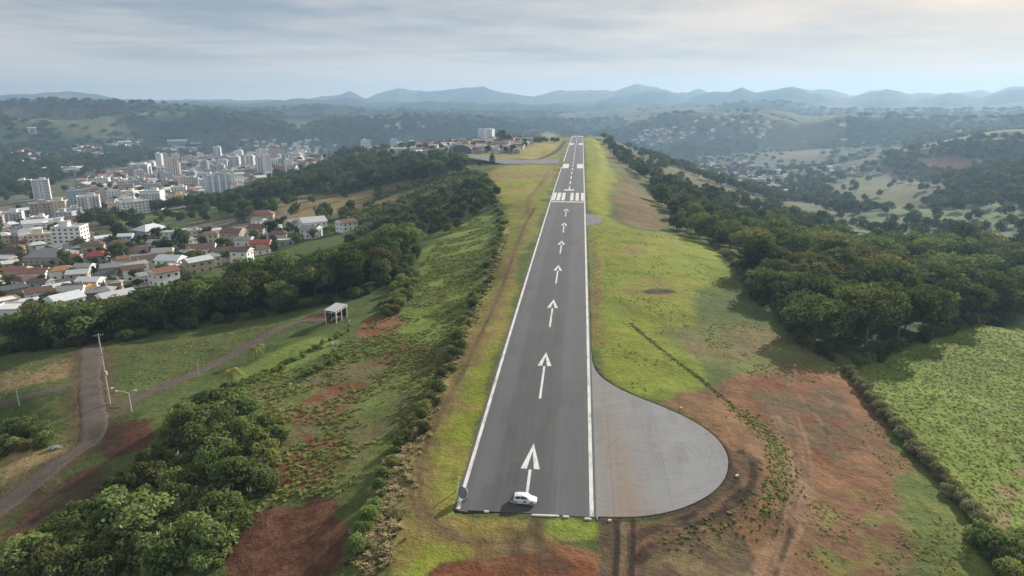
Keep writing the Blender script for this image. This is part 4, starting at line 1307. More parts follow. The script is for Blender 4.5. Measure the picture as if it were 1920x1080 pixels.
wood([(160, 425), (220, 420), (330, 402), (430, 388), (470, 392), (400, 418), (300, 436), (200, 452)], 25, (6, 10), 'bank', 'trees on the green bank between the houses and the town', 18)

TREE_LIST.sort(reverse=True)
N_TREES = 300
CNT = {}
SIZE_W = {0: 'round-crowned', 1: 'wide-crowned', 2: 'lumpy-crowned', 3: 'slender', 4: 'flat-topped', 5: 'leaning'}
PLACE_W = {'right': 'wood beside the pasture', 'rightback': 'back edge of the right-hand wood', 'ridge': 'slope right of the runway', 'left': 'dark wood below the houses',
           'upper': 'wood between town and village', 'middle': 'scrubby slope left of the threshold', 'town': 'far left town edge', 'bank': 'green bank above the town blocks'}


def project(x, y, z):
    """photo pixel of a world point (only used for wording labels and skipping what is out of the frame)"""
    zz = z - CAM_H
    d = y * math.cos(PITCH) - zz * math.sin(PITCH)
    v = y * math.sin(PITCH) + zz * math.cos(PITCH)
    return 960 + F * x / d, 540 - F * v / d


def tree_obj(x, y, h, k, label, group, name='broadleaf_tree'):
    z = H1(x, y)
    e = empty(name, (x, y, z - 0.1), random.uniform(0, 6.28), h)
    tag(e, label, 'tree', group)
    w = random.uniform(0.9, 1.5)
    c = link('crown', CROWNS[k], e)
    c.scale = (w, w, 1)
    link('trunk', TRUNKS[k], e)
    return e


_trees = TREE_LIST[:N_TREES]
_rows = {}
for t in _trees:
    _rows.setdefault(t[5], []).append(math.hypot(t[1], t[2]))
for t in _trees:
    _, x, y, h, k, place, group = t
    d = sorted(_rows[place])
    q = d.index(math.hypot(x, y)) / max(1, len(d))
    px = project(x, y, H1(x, y) + h * 0.6)[0]
    ds = sorted(project(a[1], a[2], 0)[0] for a in _trees if a[5] == place)
    side = ('leftmost part', 'left part', 'middle', 'right part', 'rightmost part')[min(4, int(5 * sum(v < px for v in ds) / len(ds)))]
    row = ('nearest row', 'near rows', 'far rows', 'farthest row')[min(3, int(q * 4))]
    tree_obj(x, y, h, k, f'{SIZE_W[k]} tree, {row}, {side} of the {PLACE_W[place]}', group)
for t in TREE_LIST[N_TREES:]:
    FAR_PTS.append((t[1], t[2], t[3]))


def shrub_obj(x, y, h, meshes, label, group, stem=True):
    name, cat = ('hedge_bush', 'hedge bush') if 'hedge' in label else ('shrub', 'shrub') if 'thicket' in label else ('bush', 'bush')
    z = H1(x, y)
    e = empty(name, (x, y, z - 0.08 * h), random.uniform(0, 6.28), h)
    tag(e, label, cat, group)
    w = random.uniform(0.9, 1.35)
    f = link('foliage', random.choice(meshes), e)
    f.scale = (w, w * random.uniform(0.85, 1.15), 1)
    if stem:
        link('stem', random.choice(STEMS), e)
    return e


def wordpos(px, py):
    return ''


# the thicket in the near left corner
_g = random.Random(5)
THICK = [(-40, 1110), (-30, 1045), (80, 1012), (160, 955), (215, 905), (262, 870), (312, 835), (330, 790), (440, 770), (520, 775), (535, 830), (485, 890), (505, 935), (425, 1010), (395, 1110)]
pts = fill(THICK, 4.3, 21)
for x, y in pts:
    px, py = project(x, y, H1(x, y) + 2)
    if py > 1180 or px < -60:
        continue
    h = _g.choice((2.4, 3.2, 4.2, 5.2, 6.2)) * _g.uniform(0.85, 1.15)
    big = 'tall' if h > 4.6 else 'low' if h < 3 else 'rounded'
    where = ('at the lower edge of the frame' if py > 1000 else 'beside the gravel road' if px < 260 else 'next to the bare red soil' if px > 400 else 'in the heart of the thicket')
    shrub_obj(x, y, h, SHRUB_G, f'{big} green shrub of the near thicket {where}', 'shrubs of the near left thicket')
# the row on the brow of the plateau
for x, y in clear_of(along([(678, 1035), (692, 985), (706, 930), (750, 850), (815, 740), (874, 610), (915, 512), (945, 432), (936, 388), (905, 352)], 2.15, 22, 0.9), []):
    d = math.hypot(x, y)
    if d > 220 and _g.random() < 0.42:
        continue
    shrub_obj(x, y, _g.uniform(1.1, 2.9), SHRUB_G if _g.random() < 0.6 else SHRUB_L, ('leafy' if _g.random() < 0.5 else 'bushy') + ' dark bush in the row left of the runway, ' + ('near end' if d < 130 else 'middle stretch' if d < 220 else 'far stretch'), 'shrubs in the row left of the runway', stem=False)
# lush rows on the terraces
for k, P in enumerate(([(440, 735), (520, 690), (600, 650), (655, 618)], [(330, 765), (400, 735), (470, 712)], [(640, 668), (600, 690), (560, 712)])):
    for x, y in along(P, 1.9, 24 + k, 0.8):
        shrub_obj(x, y, _g.uniform(0.8, 1.7), SHRUB_L, 'low lush bush on the terrace above the grey track, ' + ('long upper row', 'lower row by the lamp', 'short inner row')[k], 'shrubs on the terrace edges', stem=False)
# bushes beside the lower road and field
for P, n_ in (([(-30, 830), (20, 790), (90, 800), (110, 830), (60, 845), (-30, 880)], 'beside the tan plot left of the gravel road'), ([(700, 590), (730, 560), (750, 520), (790, 500), (770, 560), (730, 600)], 'at the end of the wood band near the white shelter')):
    for x, y in fill(P, 3.6, 31):
        shrub_obj(x, y, _g.uniform(2.2, 4.0), SHRUB_G, 'dark green bush ' + n_, 'bushes ' + n_)
# the clipped grey-green hedge of the pasture
for x, y in along([(1585, 690), (1625, 740), (1665, 785), (1720, 848), (1788, 928), (1850, 1000), (1905, 1055)], 1.55, 40, 0.25):
    py = project(x, y, H1(x, y))[1]
    shrub_obj(x, y, _g.uniform(1.9, 2.8), SHRUB_H, 'grey-green bush in the long hedge edging the pasture, ' + ('upper' if py < 800 else 'middle' if py < 930 else 'lower') + ' stretch', 'bushes of the pasture hedge', stem=False)
for x, y in fill([(1840, 1020), (1900, 1010), (1960, 1050), (1960, 1110), (1860, 1100)], 2.6, 41):
    shrub_obj(x, y, _g.uniform(2.6, 4.2), SHRUB_G, 'dark leafy bush in the lower right corner below the pasture', 'bushes in the lower right corner', stem=False)
for x, y in along([(1335, 455), (1360, 480), (1385, 505), (1420, 560)], 4.0, 42, 0.8):
    shrub_obj(x, y, _g.uniform(2.0, 3.4), SHRUB_H, 'pale bush between the bright grass and the wood', 'bushes at the grass edge of the wood', stem=False)
YOUNG = 0
for P, wd in (([(1385, 505), (1430, 565), (1490, 628), (1540, 672), (1592, 700), (1640, 674), (1720, 638), (1790, 622), (1880, 604)], 'wood beside the pasture'), ([(-40, 668), (70, 658), (150, 648), (240, 640), (340, 616), (480, 596), (590, 574), (700, 550), (755, 514), (784, 470)], 'dark wood below the houses')):
    for x, y in along(P, 4.6, 48, 1.2):
        h = _g.uniform(2.6, 5.8)
        px = project(x, y, 0)[0]
        k = _g.randrange(6)
        e = tree_obj(x, y, h, k, f'{"low" if h < 4 else "half-grown"} {SIZE_W[k]} young tree at the front edge of the {wd}', 'young trees along the ' + wd, 'young_tree')
        e.location.z -= 0.15 * h


# palms, cypress, pampas grass
def frond_mesh(seed, n=13, L=2.6, droop=1.0):
    g = random.Random(seed)
    V, Q, T = [], [], []
    for i in range(n):
        a = 2 * math.pi * i / n + g.uniform(-0.2, 0.2)
        up = g.uniform(0.2, 1.0)
        l = L * g.uniform(0.8, 1.1)
        pts = []
        for k in range(9):
            t = k / 8
            rr = l * (t * 0.9)
            zz = up * l * 0.75 * t - droop * l * 0.85 * t * t
            pts.append(Vector((math.cos(a) * rr, math.sin(a) * rr, zz)))
        side = Vector((-math.sin(a), math.cos(a), 0))
        for k in range(8):
            w = 0.42 * l * 0.42 * math.sin(math.pi * (0.12 + 0.86 * k / 8)) + 0.02
            for s in (-1, 1):
                for j in range(2):
                    p0 = pts[k].lerp(pts[k + 1], j * 0.5)
                    p1 = pts[k].lerp(pts[k + 1], j * 0.5 + 0.36)
                    tip = side * (s * w) + Vector((0, 0, -w * 0.7)) + (pts[k + 1] - pts[k]) * 0.6
                    b = len(V)
                    V += [p0, p1, p1 + tip * 0.97, p0 + tip]
                    Q.append((b, b + 1, b + 2, b + 3))
                    T += [g.random()] * 4
    return np_mesh('fronds', V, Q, M_PALM, np.repeat(np.array(T)[:, None], 3, 1))


def palm(px, py, h, label, L=2.6, seed=1):
    g = G(px, py)
    e = tag(empty('palm_tree', (g.x, g.y, g.z), seed), label, 'palm', 'palms on the left slope')
    b = MB()
    b.tube([(0, 0, -0.3), (0.08, 0, h * 0.5), (0.02, 0.05, h)], [0.2, 0.14, 0.13], 8)
    b.build('trunk', M_BARK, e)
    f = link('fronds', frond_mesh(seed, 14, L), e)
    f.location = (0.02, 0.05, h - 0.05)


palm(481, 672, 3.6, 'palm with drooping pale fronds standing beside the grey track', 3.4, 3)
palm(436, 722, 4.2, 'palm with arching fronds standing nearer on the terrace below the track', 3.7, 4)
palm(322, 494, 7.0, 'tall palm rising between the houses left of the wood', 3.4, 5)
palm(232, 448, 7.5, 'palm with bushy head beside the white five-storey block', 3.6, 6)


def cypress(px, py, h, label, rad=0.2):
    g = G(px, py)
    n = 16
    bl = [(math.cos(i * 2.4) * 0.05, math.sin(i * 2.4) * 0.05, 0.08 + 0.86 * i / n, rad * (1.05 - i / n) * (0.5 + 0.5 * min(1, i / 3)) + 0.02, 1.3) for i in range(n)]
    V, Q, T = leaf_cloud(int(px), bl, 60, 0.05, 0.5)
    e = tag(empty('cypress_tree', (g.x, g.y, g.z - 0.1), 0, h), label, 'tree')
    link('crown', np_mesh('crown', V, Q, M_LEAF, T), e)
    b = MB()
    b.tube([(0, 0, -0.05), (0, 0, 0.5)], [0.03, 0.02], 6)
    b.build('trunk', M_BARK, e)


cypress(844, 276, 17, 'dark pointed cypress rising above the village roofs', 0.16)
cypress(1238, 312, 22, 'dark pointed conifer on the slope right of the runway', 0.2)
cypress(923, 308, 13, 'small dark conical tree beside the taxiway', 0.3)
cypress(801, 283, 12, 'dark conical tree among the village houses left of the hangar', 0.22)


def pampas(px, py, h, seed):
    g = G(px, py)
    r = random.Random(seed)
    e = tag(empty('pampas_grass', (g.x, g.y, g.z), r.uniform(0, 6)), 'clump of pampas grass with pale plumes among the thicket shrubs', 'ornamental grass', 'pampas grass in the near thicket')
    V, Q, T = [], [], []
    for i in range(46):
        a, s = r.uniform(0, 6.28), r.uniform(0.5, 1.0)
        d = Vector((math.cos(a), math.sin(a), 0))
        w = Vector((-d.y, d.x, 0)) * 0.03
        p0, p1, p2 = d * 0.1, d * 0.5 * s + Vector((0, 0, h * 0.5 * s)), d * 1.1 * s + Vector((0, 0, h * 0.32 * s))
        for u, v in ((p0, p1), (p1, p2)):
            b = len(V)
            V += [u - w, u + w, v + w, v - w]
            Q.append((b, b + 1, b + 2, b + 3))
            T += [r.random()] * 4
    link('leaves', np_mesh('leaves', V, Q, M_WEED, np.repeat(np.array(T)[:, None], 3, 1)), e)
    for i in range(7):
        a, s = r.uniform(0, 6.28), r.uniform(0.1, 0.45)
        tip = Vector((math.cos(a) * s, math.sin(a) * s, h * r.uniform(0.85, 1.1)))
        b = MB()
        b.tube([(0, 0, 0.1), tip * 0.66], 0.015, 4)
        b.tube([tip * 0.64, tip * 0.74, tip * 0.9, tip * 1.08], [0.02, 0.10, 0.09, 0.02], 6)
        b.build('plume', M_PLUME, e)


for i, (px, py) in enumerate(((398, 872), (412, 930), (372, 942), (348, 985), (268, 1072), (300, 1028), (470, 935), (545, 735), (625, 660), (655, 612), (335, 870), (430, 850))):
    pampas(px, py, 2.0 + 0.4 * (i % 3), i)


# ------------------------------------------------------------------ growth nobody could count
def scatter(name, pts, scl, protos, label, cat, zs=None, tilt=0.12, seed=1):
    g = np.random.default_rng(seed)
    n = len(pts)
    z = hz(pts[:, 0], pts[:, 1])
    me = bpy.data.meshes.new(name)
    me.vertices.add(n)
    me.vertices.foreach_set('co', np.stack([pts[:, 0], pts[:, 1], z - 0.04], 1).astype(np.float32).ravel())
    ro = np.stack([g.normal(0, tilt, n), g.normal(0, tilt, n), g.uniform(0, 6.28, n)], 1).astype(np.float32)
    s = np.stack([scl, scl, scl * (zs if zs is not None else np.ones(n))], 1).astype(np.float32)
    me.attributes.new('rot', 'FLOAT_VECTOR', 'POINT').data.foreach_set('vector', ro.ravel())
    me.attributes.new('scl', 'FLOAT_VECTOR', 'POINT').data.foreach_set('vector', s.ravel())
    me.attributes.new('idx', 'INT', 'POINT').data.foreach_set('value', g.integers(0, len(protos), n).astype(np.int32))
    o = link(name, me)
    pc = bpy.data.collections.new(name + '_kinds')
    for p in protos:
        pc.objects.link(bpy.data.objects.new('plant_kind', p))
    ng = bpy.data.node_groups.new(name, 'GeometryNodeTree')
    ng.interface.new_socket('Geometry', in_out='INPUT', socket_type='NodeSocketGeometry')
    ng.interface.new_socket('Geometry', in_out='OUTPUT', socket_type='NodeSocketGeometry')
    N = ng.nodes
    gi, go = N.new('NodeGroupInput'), N.new('NodeGroupOutput')
    ci = N.new('GeometryNodeCollectionInfo')
    ci.inputs['Collection'].default_value = pc
    ci.inputs['Separate Children'].default_value = True
    ci.inputs['Reset Children'].default_value = True
    ip = N.new('GeometryNodeInstanceOnPoints')
    ip.inputs['Pick Instance'].default_value = True
    for nm, dt, sock in (('rot', 'FLOAT_VECTOR', 'Rotation'), ('scl', 'FLOAT_VECTOR', 'Scale'), ('idx', 'INT', 'Instance Index')):
        a = N.new('GeometryNodeInputNamedAttribute')
        a.data_type = dt
        a.inputs['Name'].default_value = nm
        ng.links.new(a.outputs['Attribute'], ip.inputs[sock])
    ng.links.new(gi.outputs[0], ip.inputs['Points'])
    ng.links.new(ci.outputs[0], ip.inputs['Instance'])
    ng.links.new(ip.outputs[0], go.inputs[0])
    md = o.modifiers.new('scatter', 'NODES')
    md.node_group = ng
    tag(o, label, cat, kind='stuff')
    return o


def face_up(V, Q):
    V = np.array([tuple(v) for v in V]) if not isinstance(V, np.ndarray) else V
    Q = np.array(Q)
    n = np.cross(V[Q[:, 2]] - V[Q[:, 0]], V[Q[:, 3]] - V[Q[:, 1]])
    Q[n[:, 2] < 0] = Q[n[:, 2] < 0][:, ::-1]
    return V, Q


def tuft_mesh(name, seed, n, mat, w=0.12, spread=0.5, hgt=1.0, curl=0.5):
    r = random.Random(seed)
    V, Q, T = [], [], []
    for i in range(n):
        a, s = r.uniform(0, 6.28), r.uniform(0.25, 1.0)
        o = Vector((r.uniform(-1, 1), r.uniform(-1, 1), 0)) * spread * 0.6
        d = Vector((math.cos(a), math.sin(a), 0))
        q = Vector((-d.y, d.x, 0)) * w
        p0, p1, p2 = o, o + d * 0.25 * s + Vector((0, 0, hgt * 0.6 * s)), o + d * (0.25 + curl * s) + Vector((0, 0, hgt * 0.62 * s))
        b = len(V)
        V += [p0 - q * 0.6, p0 + q * 0.6, p1 + q, p1 - q, p2 + q * 0.2, p2 - q * 0.2]
        Q += [(b, b + 1, b + 2, b + 3), (b + 3, b + 2, b + 4, b + 5)]
        T += [r.random()] * 6
    V, Q = face_up(V, Q)
    return np_mesh(name, V, Q, mat, np.repeat(np.array(T)[:, None], 3, 1))


def lowblob(name, seed, nb, per, leaf, mat):
    V, Q, T = leaf_cloud(seed, crown_blobs(seed, nb, 0.5, 0.25, 0.3, 0.26, 0.3), per, leaf, 0.7)
    V, Q = face_up(V, Q)
    return np_mesh(name, V, Q, mat, T)


WEEDS = [lowblob('weed', 700 + i, 5, 16, 0.24, M_WEED) for i in range(3)] + [tuft_mesh('weed', 710 + i, 26, M_WEED) for i in range(2)]
TUFTS = [tuft_mesh('grass_tuft', 720 + i, 30, M_TUFT, 0.13, 0.7) for i in range(3)] + [lowblob('grass_tuft', 730, 4, 18, 0.22, M_TUFT)]
DRYS = [tuft_mesh('dry_tuft', 740 + i, 30, M_DRY, 0.09, 0.5, 1.2) for i in range(3)]


def up_normals(me, k=0.7):
    V = np.empty(len(me.loops) * 3, np.float32)
    n = np.array([v.normal[:] for v in me.vertices])
    n = n * np.where(n[:, 2:3] < 0, -1, 1) * (1 - k) + np.array([0, 0, k])
    n /= np.linalg.norm(n, axis=1)[:, None]
    me.normals_split_custom_set_from_vertices([tuple(a) for a in n])


for _m in WEEDS + TUFTS + DRYS:
    up_normals(_m)


def thin(pts, sc, lo, seed):
    """keep the points where a patchy noise is high: growth comes in patches"""
    return pts[fbm(pts[:, 0], pts[:, 1], sc, 4, seed) > lo]


g_ = np.random.default_rng(3)
SLOPE = [(400, 1010), (520, 940), (640, 925), (690, 900), (730, 850), (800, 740), (860, 620), (905, 520), (935, 430), (890, 400), (830, 440), (790, 500), (740, 560), (700, 600), (640, 640), (520, 680), (420, 730), (330, 760), (430, 770), (530, 780), (520, 840), (470, 900)]
p = thin(clear_of(fill(SLOPE, 0.85, 51), [AP]), 9, 0.45, 8)
scatter('undergrowth', p, g_.uniform(0.3, 0.95, len(p)), WEEDS, 'low green weeds and scrub over the slope left of the runway', 'undergrowth', zs=np.full(len(p), 0.6), seed=2)
p2 = fill([(-30, 1110), (-30, 1040), (160, 950), (265, 868), (330, 780), (450, 750), (530, 780), (540, 830), (480, 930), (400, 1110)], 1.3, 52)
scatter('thicket_undergrowth', p2, g_.uniform(0.7, 1.7, len(p2)), WEEDS, 'tangled weeds filling the gaps of the near thicket', 'undergrowth', seed=3)
p3 = np.concatenate([fill([(1600, 704), (1650, 684), (1720, 655), (1800, 632), (1990, 590), (1990, 1110), (1900, 1050), (1850, 985), (1800, 925), (1722, 822), (1655, 766)], 0.8, 53)])
scatter('pasture_grass', p3, g_.uniform(0.22, 0.55, len(p3)), TUFTS, 'lumpy tall green grass of the pasture on the right', 'grass', zs=np.full(len(p3), 0.6), seed=4)
pd = np.concatenate([along([(690, 1060), (705, 985), (722, 925), (752, 862), (800, 775)], 0.22, 54, 1.3), along([(800, 775), (850, 680), (890, 600), (925, 515), (950, 440)], 0.6, 55, 0.7), along([(700, 1080), (715, 1000), (735, 940), (760, 880)], 0.25, 56, 1.5)])
scatter('dry_grass', pd, g_.uniform(0.5, 1.2, len(pd)), DRYS, 'straw-coloured dry grass in front of the shrub row', 'dry grass', seed=5)
pr = thin(clear_of(fill([(1480, 1090), (1500, 930), (1560, 880), (1640, 790), (1570, 700), (1620, 710), (1700, 830), (1790, 945), (1870, 1050), (1860, 1110)], 0.75, 57), [AP]), 5, 0.55, 9)
scatter('weeds_on_soil', pr, g_.uniform(0.2, 0.55, len(pr)), WEEDS, 'sparse weeds on the brown soil below the hedge', 'weeds', zs=np.full(len(pr), 0.45), seed=6)
pf = np.concatenate([fill([(215, 668), (320, 645), (500, 595), (540, 602), (460, 650), (330, 708), (240, 730)], 0.95, 58), fill([(-30, 690), (130, 672), (150, 700), (90, 730), (-30, 760)], 1.0, 59), fill([(1290, 610), (1430, 600), (1560, 650), (1590, 705), (1500, 720), (1380, 700)], 0.95, 60)])
pf = thin(pf, 5, 0.5, 10)
scatter('field_weeds', pf, g_.uniform(0.25, 0.65, len(pf)), WEEDS, 'low weeds over the small fields and under the trees', 'weeds', zs=np.full(len(pf), 0.45), seed=7)
pz = np.concatenate([along([(1182, 606), (1215, 635), (1260, 672), (1310, 708), (1345, 738), (1380, 766)], 0.25, 62, 0.4), along([(1380, 766), (1420, 800), (1455, 840), (1474, 880), (1462, 915), (1425, 955)], 0.06, 63, 1.5), along([(1425, 955), (1350, 990), (1250, 1020)], 0.2, 64, 1.4)])
scatter('ditch_weeds', pz, g_.uniform(0.18, 0.6, len(pz)), WEEDS, 'green weeds following the ditch across the bare soil', 'weeds', zs=np.full(len(pz), 0.7), seed=12)
ps = thin(clear_of(fill([(1110, 690), (1105, 560), (1100, 430), (1180, 432), (1300, 446), (1365, 498), (1320, 550), (1290, 600), (1320, 690), (1345, 745), (1270, 765), (1180, 742)], 1.5, 61), [AP, PAD], 12), 8, 0.56, 11)
scatter('verge_grass', ps, g_.uniform(0.15, 0.4, len(ps)), TUFTS, 'tufts standing in the mown grass right of the runway', 'grass', seed=8)

# woods too far to tell tree from tree
FARW = []
for i in range(4):
    V, Q, T = leaf_cloud(800 + i, crown_blobs(820 + i, 9, 0.38, 0.3, 0.56, 0.2, 0.4), 34, 0.13, 0.5)
    FARW.append(np_mesh('far_crown', V, Q, M_FARW, T))


def far_points(n, seed):
    g = np.random.default_rng(seed)
    a, l = g.uniform(R(-41), R(41), n), g.uniform(math.log(480), math.log(4700), n)
    i = np.clip(np.searchsorted(AZ, a), 0, len(AZ) - 1)
    j = np.clip(np.searchsorted(LR, l), 0, len(LR) - 1)
    w = WOOD[j, i]
    k = g.random(n) < np.maximum(w, 0.03)
    r = np.exp(l)
    return np.stack([r * np.sin(a), r * np.cos(a)], 1)[k]


fp = clear_of(far_points(34000, 71), [], 80)
fp = fp[~((np.abs(cross(fp[:, 0], fp[:, 1])) < 150) & (fp[:, 1] < 1500) & (cross(fp[:, 0], fp[:, 1]) < 40))]
rr_ = np.hypot(fp[:, 0], fp[:, 1])
sc_ = g_.uniform(8, 15, len(fp)) * np.clip(rr_ / 1400, 0.9, 2.2)
if FAR_PTS:
    q = np.array(FAR_PTS)
    fp = np.concatenate([fp, q[:, :2]])
    sc_ = np.concatenate([sc_, q[:, 2]])
FARW_N = len(fp)
scatter('distant_woodland', fp, sc_, FARW, 'dark hazy woods over the valleys and far hills', 'woodland', zs=np.clip(1400 / np.hypot(fp[:, 0], fp[:, 1]), 0.55, 1.0), tilt=0.03, seed=9)
print('counts', len(TREE_LIST), len(p), len(p2), len(p3), len(pd), len(pr), len(pf), len(ps), FARW_N)


# ------------------------------------------------------------------ buildings
WALLS = {n: pmat('wall_' + n, c, 0.85, 0.1, 0.35, 0.2, objvar=0.08) for n, c in dict(
    white=(0.78, 0.78, 0.77), cream=(0.66, 0.60, 0.48), beige=(0.46, 0.38, 0.29), pale_blue=(0.42, 0.50, 0.58), yellow=(0.60, 0.45, 0.16), grey=(0.34, 0.34, 0.35),
    pink=(0.50, 0.34, 0.28), ochre=(0.46, 0.27, 0.10), dark_grey=(0.10, 0.11, 0.13)).items()}
ROOFS = {n: pmat('roof_' + n, c, 0.8, 0.22, 0.6, 0.25, objvar=0.15) for n, c in dict(
    terracotta=(0.215, 0.11, 0.075), brown=(0.12, 0.078, 0.06), grey=(0.26, 0.26, 0.26), pale_metal=(0.55, 0.58, 0.60), red=(0.28, 0.065, 0.055), dark_grey=(0.085, 0.09, 0.10), orange=(0.30, 0.155, 0.085), white=(0.62, 0.62, 0.60), blue=(0.03, 0.12, 0.45)).items()}
M_GLASS = pmat('window_glass', (0.035, 0.045, 0.055), 0.12, 0.2, 1.0, 0.6)
M_FRAME = pmat('window_frame', (0.55, 0.55, 0.53), 0.6, 0.08, 2)
M_DOOR = pmat('door_wood', (0.14, 0.075, 0.04), 0.6, 0.2, 2)
M_CONC = pmat('concrete', (0.36, 0.35, 0.33), 0.9, 0.2, 0.8)


def window_mesh(w, h):
    b = MB()
    b.box(-w / 2, w / 2, -0.05, 0.0, 0, h, 0)
    b.box(-w / 2 + 0.1, -0.04, -0.08, -0.052, 0.1, h - 0.1, 1)
    b.box(0.04, w / 2 - 0.1, -0.08, -0.052, 0.1, h - 0.1, 1)
    return b.mesh('window', [M_FRAME, M_GLASS])


WIN = window_mesh(1.5, 1.25)
WIN_B = window_mesh(1.9, 1.4)
_b = MB()
_b.box(-0.55, 0.55, -0.06, 0.0, 0, 2.2, 0)
_b.box(0.34, 0.42, -0.1, -0.062, 1.0, 1.12, 1)
DOOR = _b.mesh('door', [M_DOOR, M_FRAME])


def roof_mesh(kind, w, d, h, over, mat, wallmat):
    """hip, gable or flat roof over a w x d plan, eaves at z = 0"""
    b = MB()
    x, y = w / 2 + over, d / 2 + over
    t = 0.18
    if kind == 'flat':
        b.box(-w / 2 - 0.1, w / 2 + 0.1, -d / 2 - 0.1, d / 2 + 0.1, 0, 0.3, 0)
        b.box(-w / 2 - 0.1, w / 2 + 0.1, -d / 2 - 0.1, -d / 2 + 0.1, 0.3, 0.75, 1)
        b.box(-w / 2 - 0.1, w / 2 + 0.1, d / 2 - 0.1, d / 2 + 0.1, 0.3, 0.75, 1)
        b.box(-w / 2 - 0.1, -w / 2 + 0.1, -d / 2 + 0.1, d / 2 - 0.1, 0.3, 0.75, 1)
        b.box(w / 2 - 0.1, w / 2 + 0.1, -d / 2 + 0.1, d / 2 - 0.1, 0.3, 0.75, 1)
    else:
        k = 0.0 if kind == 'gable' else min(w, d) / 2 * 0.85
        if w >= d:
            r0, r1 = (-x + k, 0, h), (x - k, 0, h)
            top = [(-x, -y, t), (x, -y, t), (x, y, t), (-x, y, t), r0, r1]
            F_ = [(0, 1, 5, 4), (2, 3, 4, 5), (1, 2, 5), (3, 0, 4)]
        else:
            r0, r1 = (0, -y + k, h), (0, y - k, h)
            top = [(-x, -y, t), (x, -y, t), (x, y, t), (-x, y, t), r0, r1]
            F_ = [(0, 1, 4), (1, 2, 5, 4), (2, 3, 5), (3, 0, 4, 5)]
        g = (len(top))
        if kind == 'gable':
            gi = [2, 3] if w >= d else [0, 2]
        else:
            gi = []
        for i, f in enumerate(F_):
            b.add([top[j] for j in f], [tuple(range(len(f)))], 1 if i in gi else 0)
        b.add([(-x, -y, t), (x, -y, t), (x, y, t), (-x, y, t), (-x, -y, 0), (x, -y, 0), (x, y, 0), (-x, y, 0)], [(0, 4, 5, 1), (1, 5, 6, 2), (2, 6, 7, 3), (3, 7, 4, 0), (4, 7, 6, 5)], 0)
        if kind == 'gable':
            pass
    return b.mesh('roof', [mat, wallmat])


def place_base(x, y, w, d, rz):
    c, s = math.cos(rz), math.sin(rz)
    zs = [H1(x + c * a - s * b_, y + s * a + c * b_) for a in (-w / 2, w / 2) for b_ in (-d / 2, d / 2)] + [H1(x, y)]
    return sum(zs) / len(zs), min(zs)


def house(x, y, w, d, hgt, kind, wall, roof, rz, label, group, detail=2, roof_h=None, name='house', cat='house'):
    z, zmin = place_base(x, y, w, d, rz)
    e = tag(empty(name, (x, y, z), rz), label, cat, group)
    wm, rm = WALLS[wall], ROOFS[roof]
    b = MB()
    b.box(-w / 2, w / 2, -d / 2, d / 2, zmin - z - 1.0, hgt, 0)
    nf = max(1, int(hgt / 2.7))
    if detail < 2:                            # too small to show windows as parts: they stay in the wall
        for f in range(nf):
            zz = f * hgt / nf + 0.9
            n = max(2, int(w / 3.4))
            for i in range(n):
                xx = (i + 0.5) / n * w - w / 2
                b.box(xx - 0.6, xx + 0.6, -d / 2 - 0.05, -d / 2, zz, zz + 1.2, 1)
            for sx in (-1, 1):
                for yy in (-d / 4, d / 4):
                    x0 = sx * w / 2
                    b.box(min(x0, x0 + sx * 0.05), max(x0, x0 + sx * 0.05), yy - 0.6, yy + 0.6, zz, zz + 1.2, 1)
    b.build('wall', [wm, M_GLASS], e)
    rh = roof_h or min(w, d) * 0.24
    r = link('roof', roof_mesh(kind, w, d, rh, 0.0 if kind == 'flat' else 0.6, rm, wm), e)
    r.location = (0, 0, hgt + 0.003)
    if detail >= 2:
        for f in range(nf):
            zz = f * hgt / nf + 0.95
            n = max(2, int(w / 3.6))
            for i in range(n):
                if f == 0 and i == n // 2:
                    o = link('door', DOOR, e)
                    o.location = ((i + 0.5) / n * w - w / 2, -d / 2 - 0.002, 0)
                    continue
                o = link('window', WIN, e)
                o.location = ((i + 0.5) / n * w - w / 2, -d / 2 - 0.002, zz)
            for sx in (-1, 1):
                for yy in (-d / 4, d / 4):
                    o = link('window', WIN, e)
                    o.location = (sx * (w / 2 + 0.002), yy, zz)
                    o.rotation_euler = (0, 0, sx * math.pi / 2)
        if kind != 'flat' and int(abs(x * 7 + y)) % 2 == 0:
            c = MB()
            c.box(-0.35, 0.35, -0.35, 0.35, -rh, 0.9, 0)
            c.box(-0.45, 0.45, -0.45, 0.45, 0.9, 1.05, 0)
            c.build('chimney', M_CONC, r, (w * 0.22, d * 0.12, rh))
        elif kind == 'flat':
            c = MB()
            c.box(-1.2, 1.2, -1.2, 1.2, 0.3, 1.9, 0)
            c.build('water_tank', M_CONC, r, (w * 0.2, d * 0.1, 0))
    return e


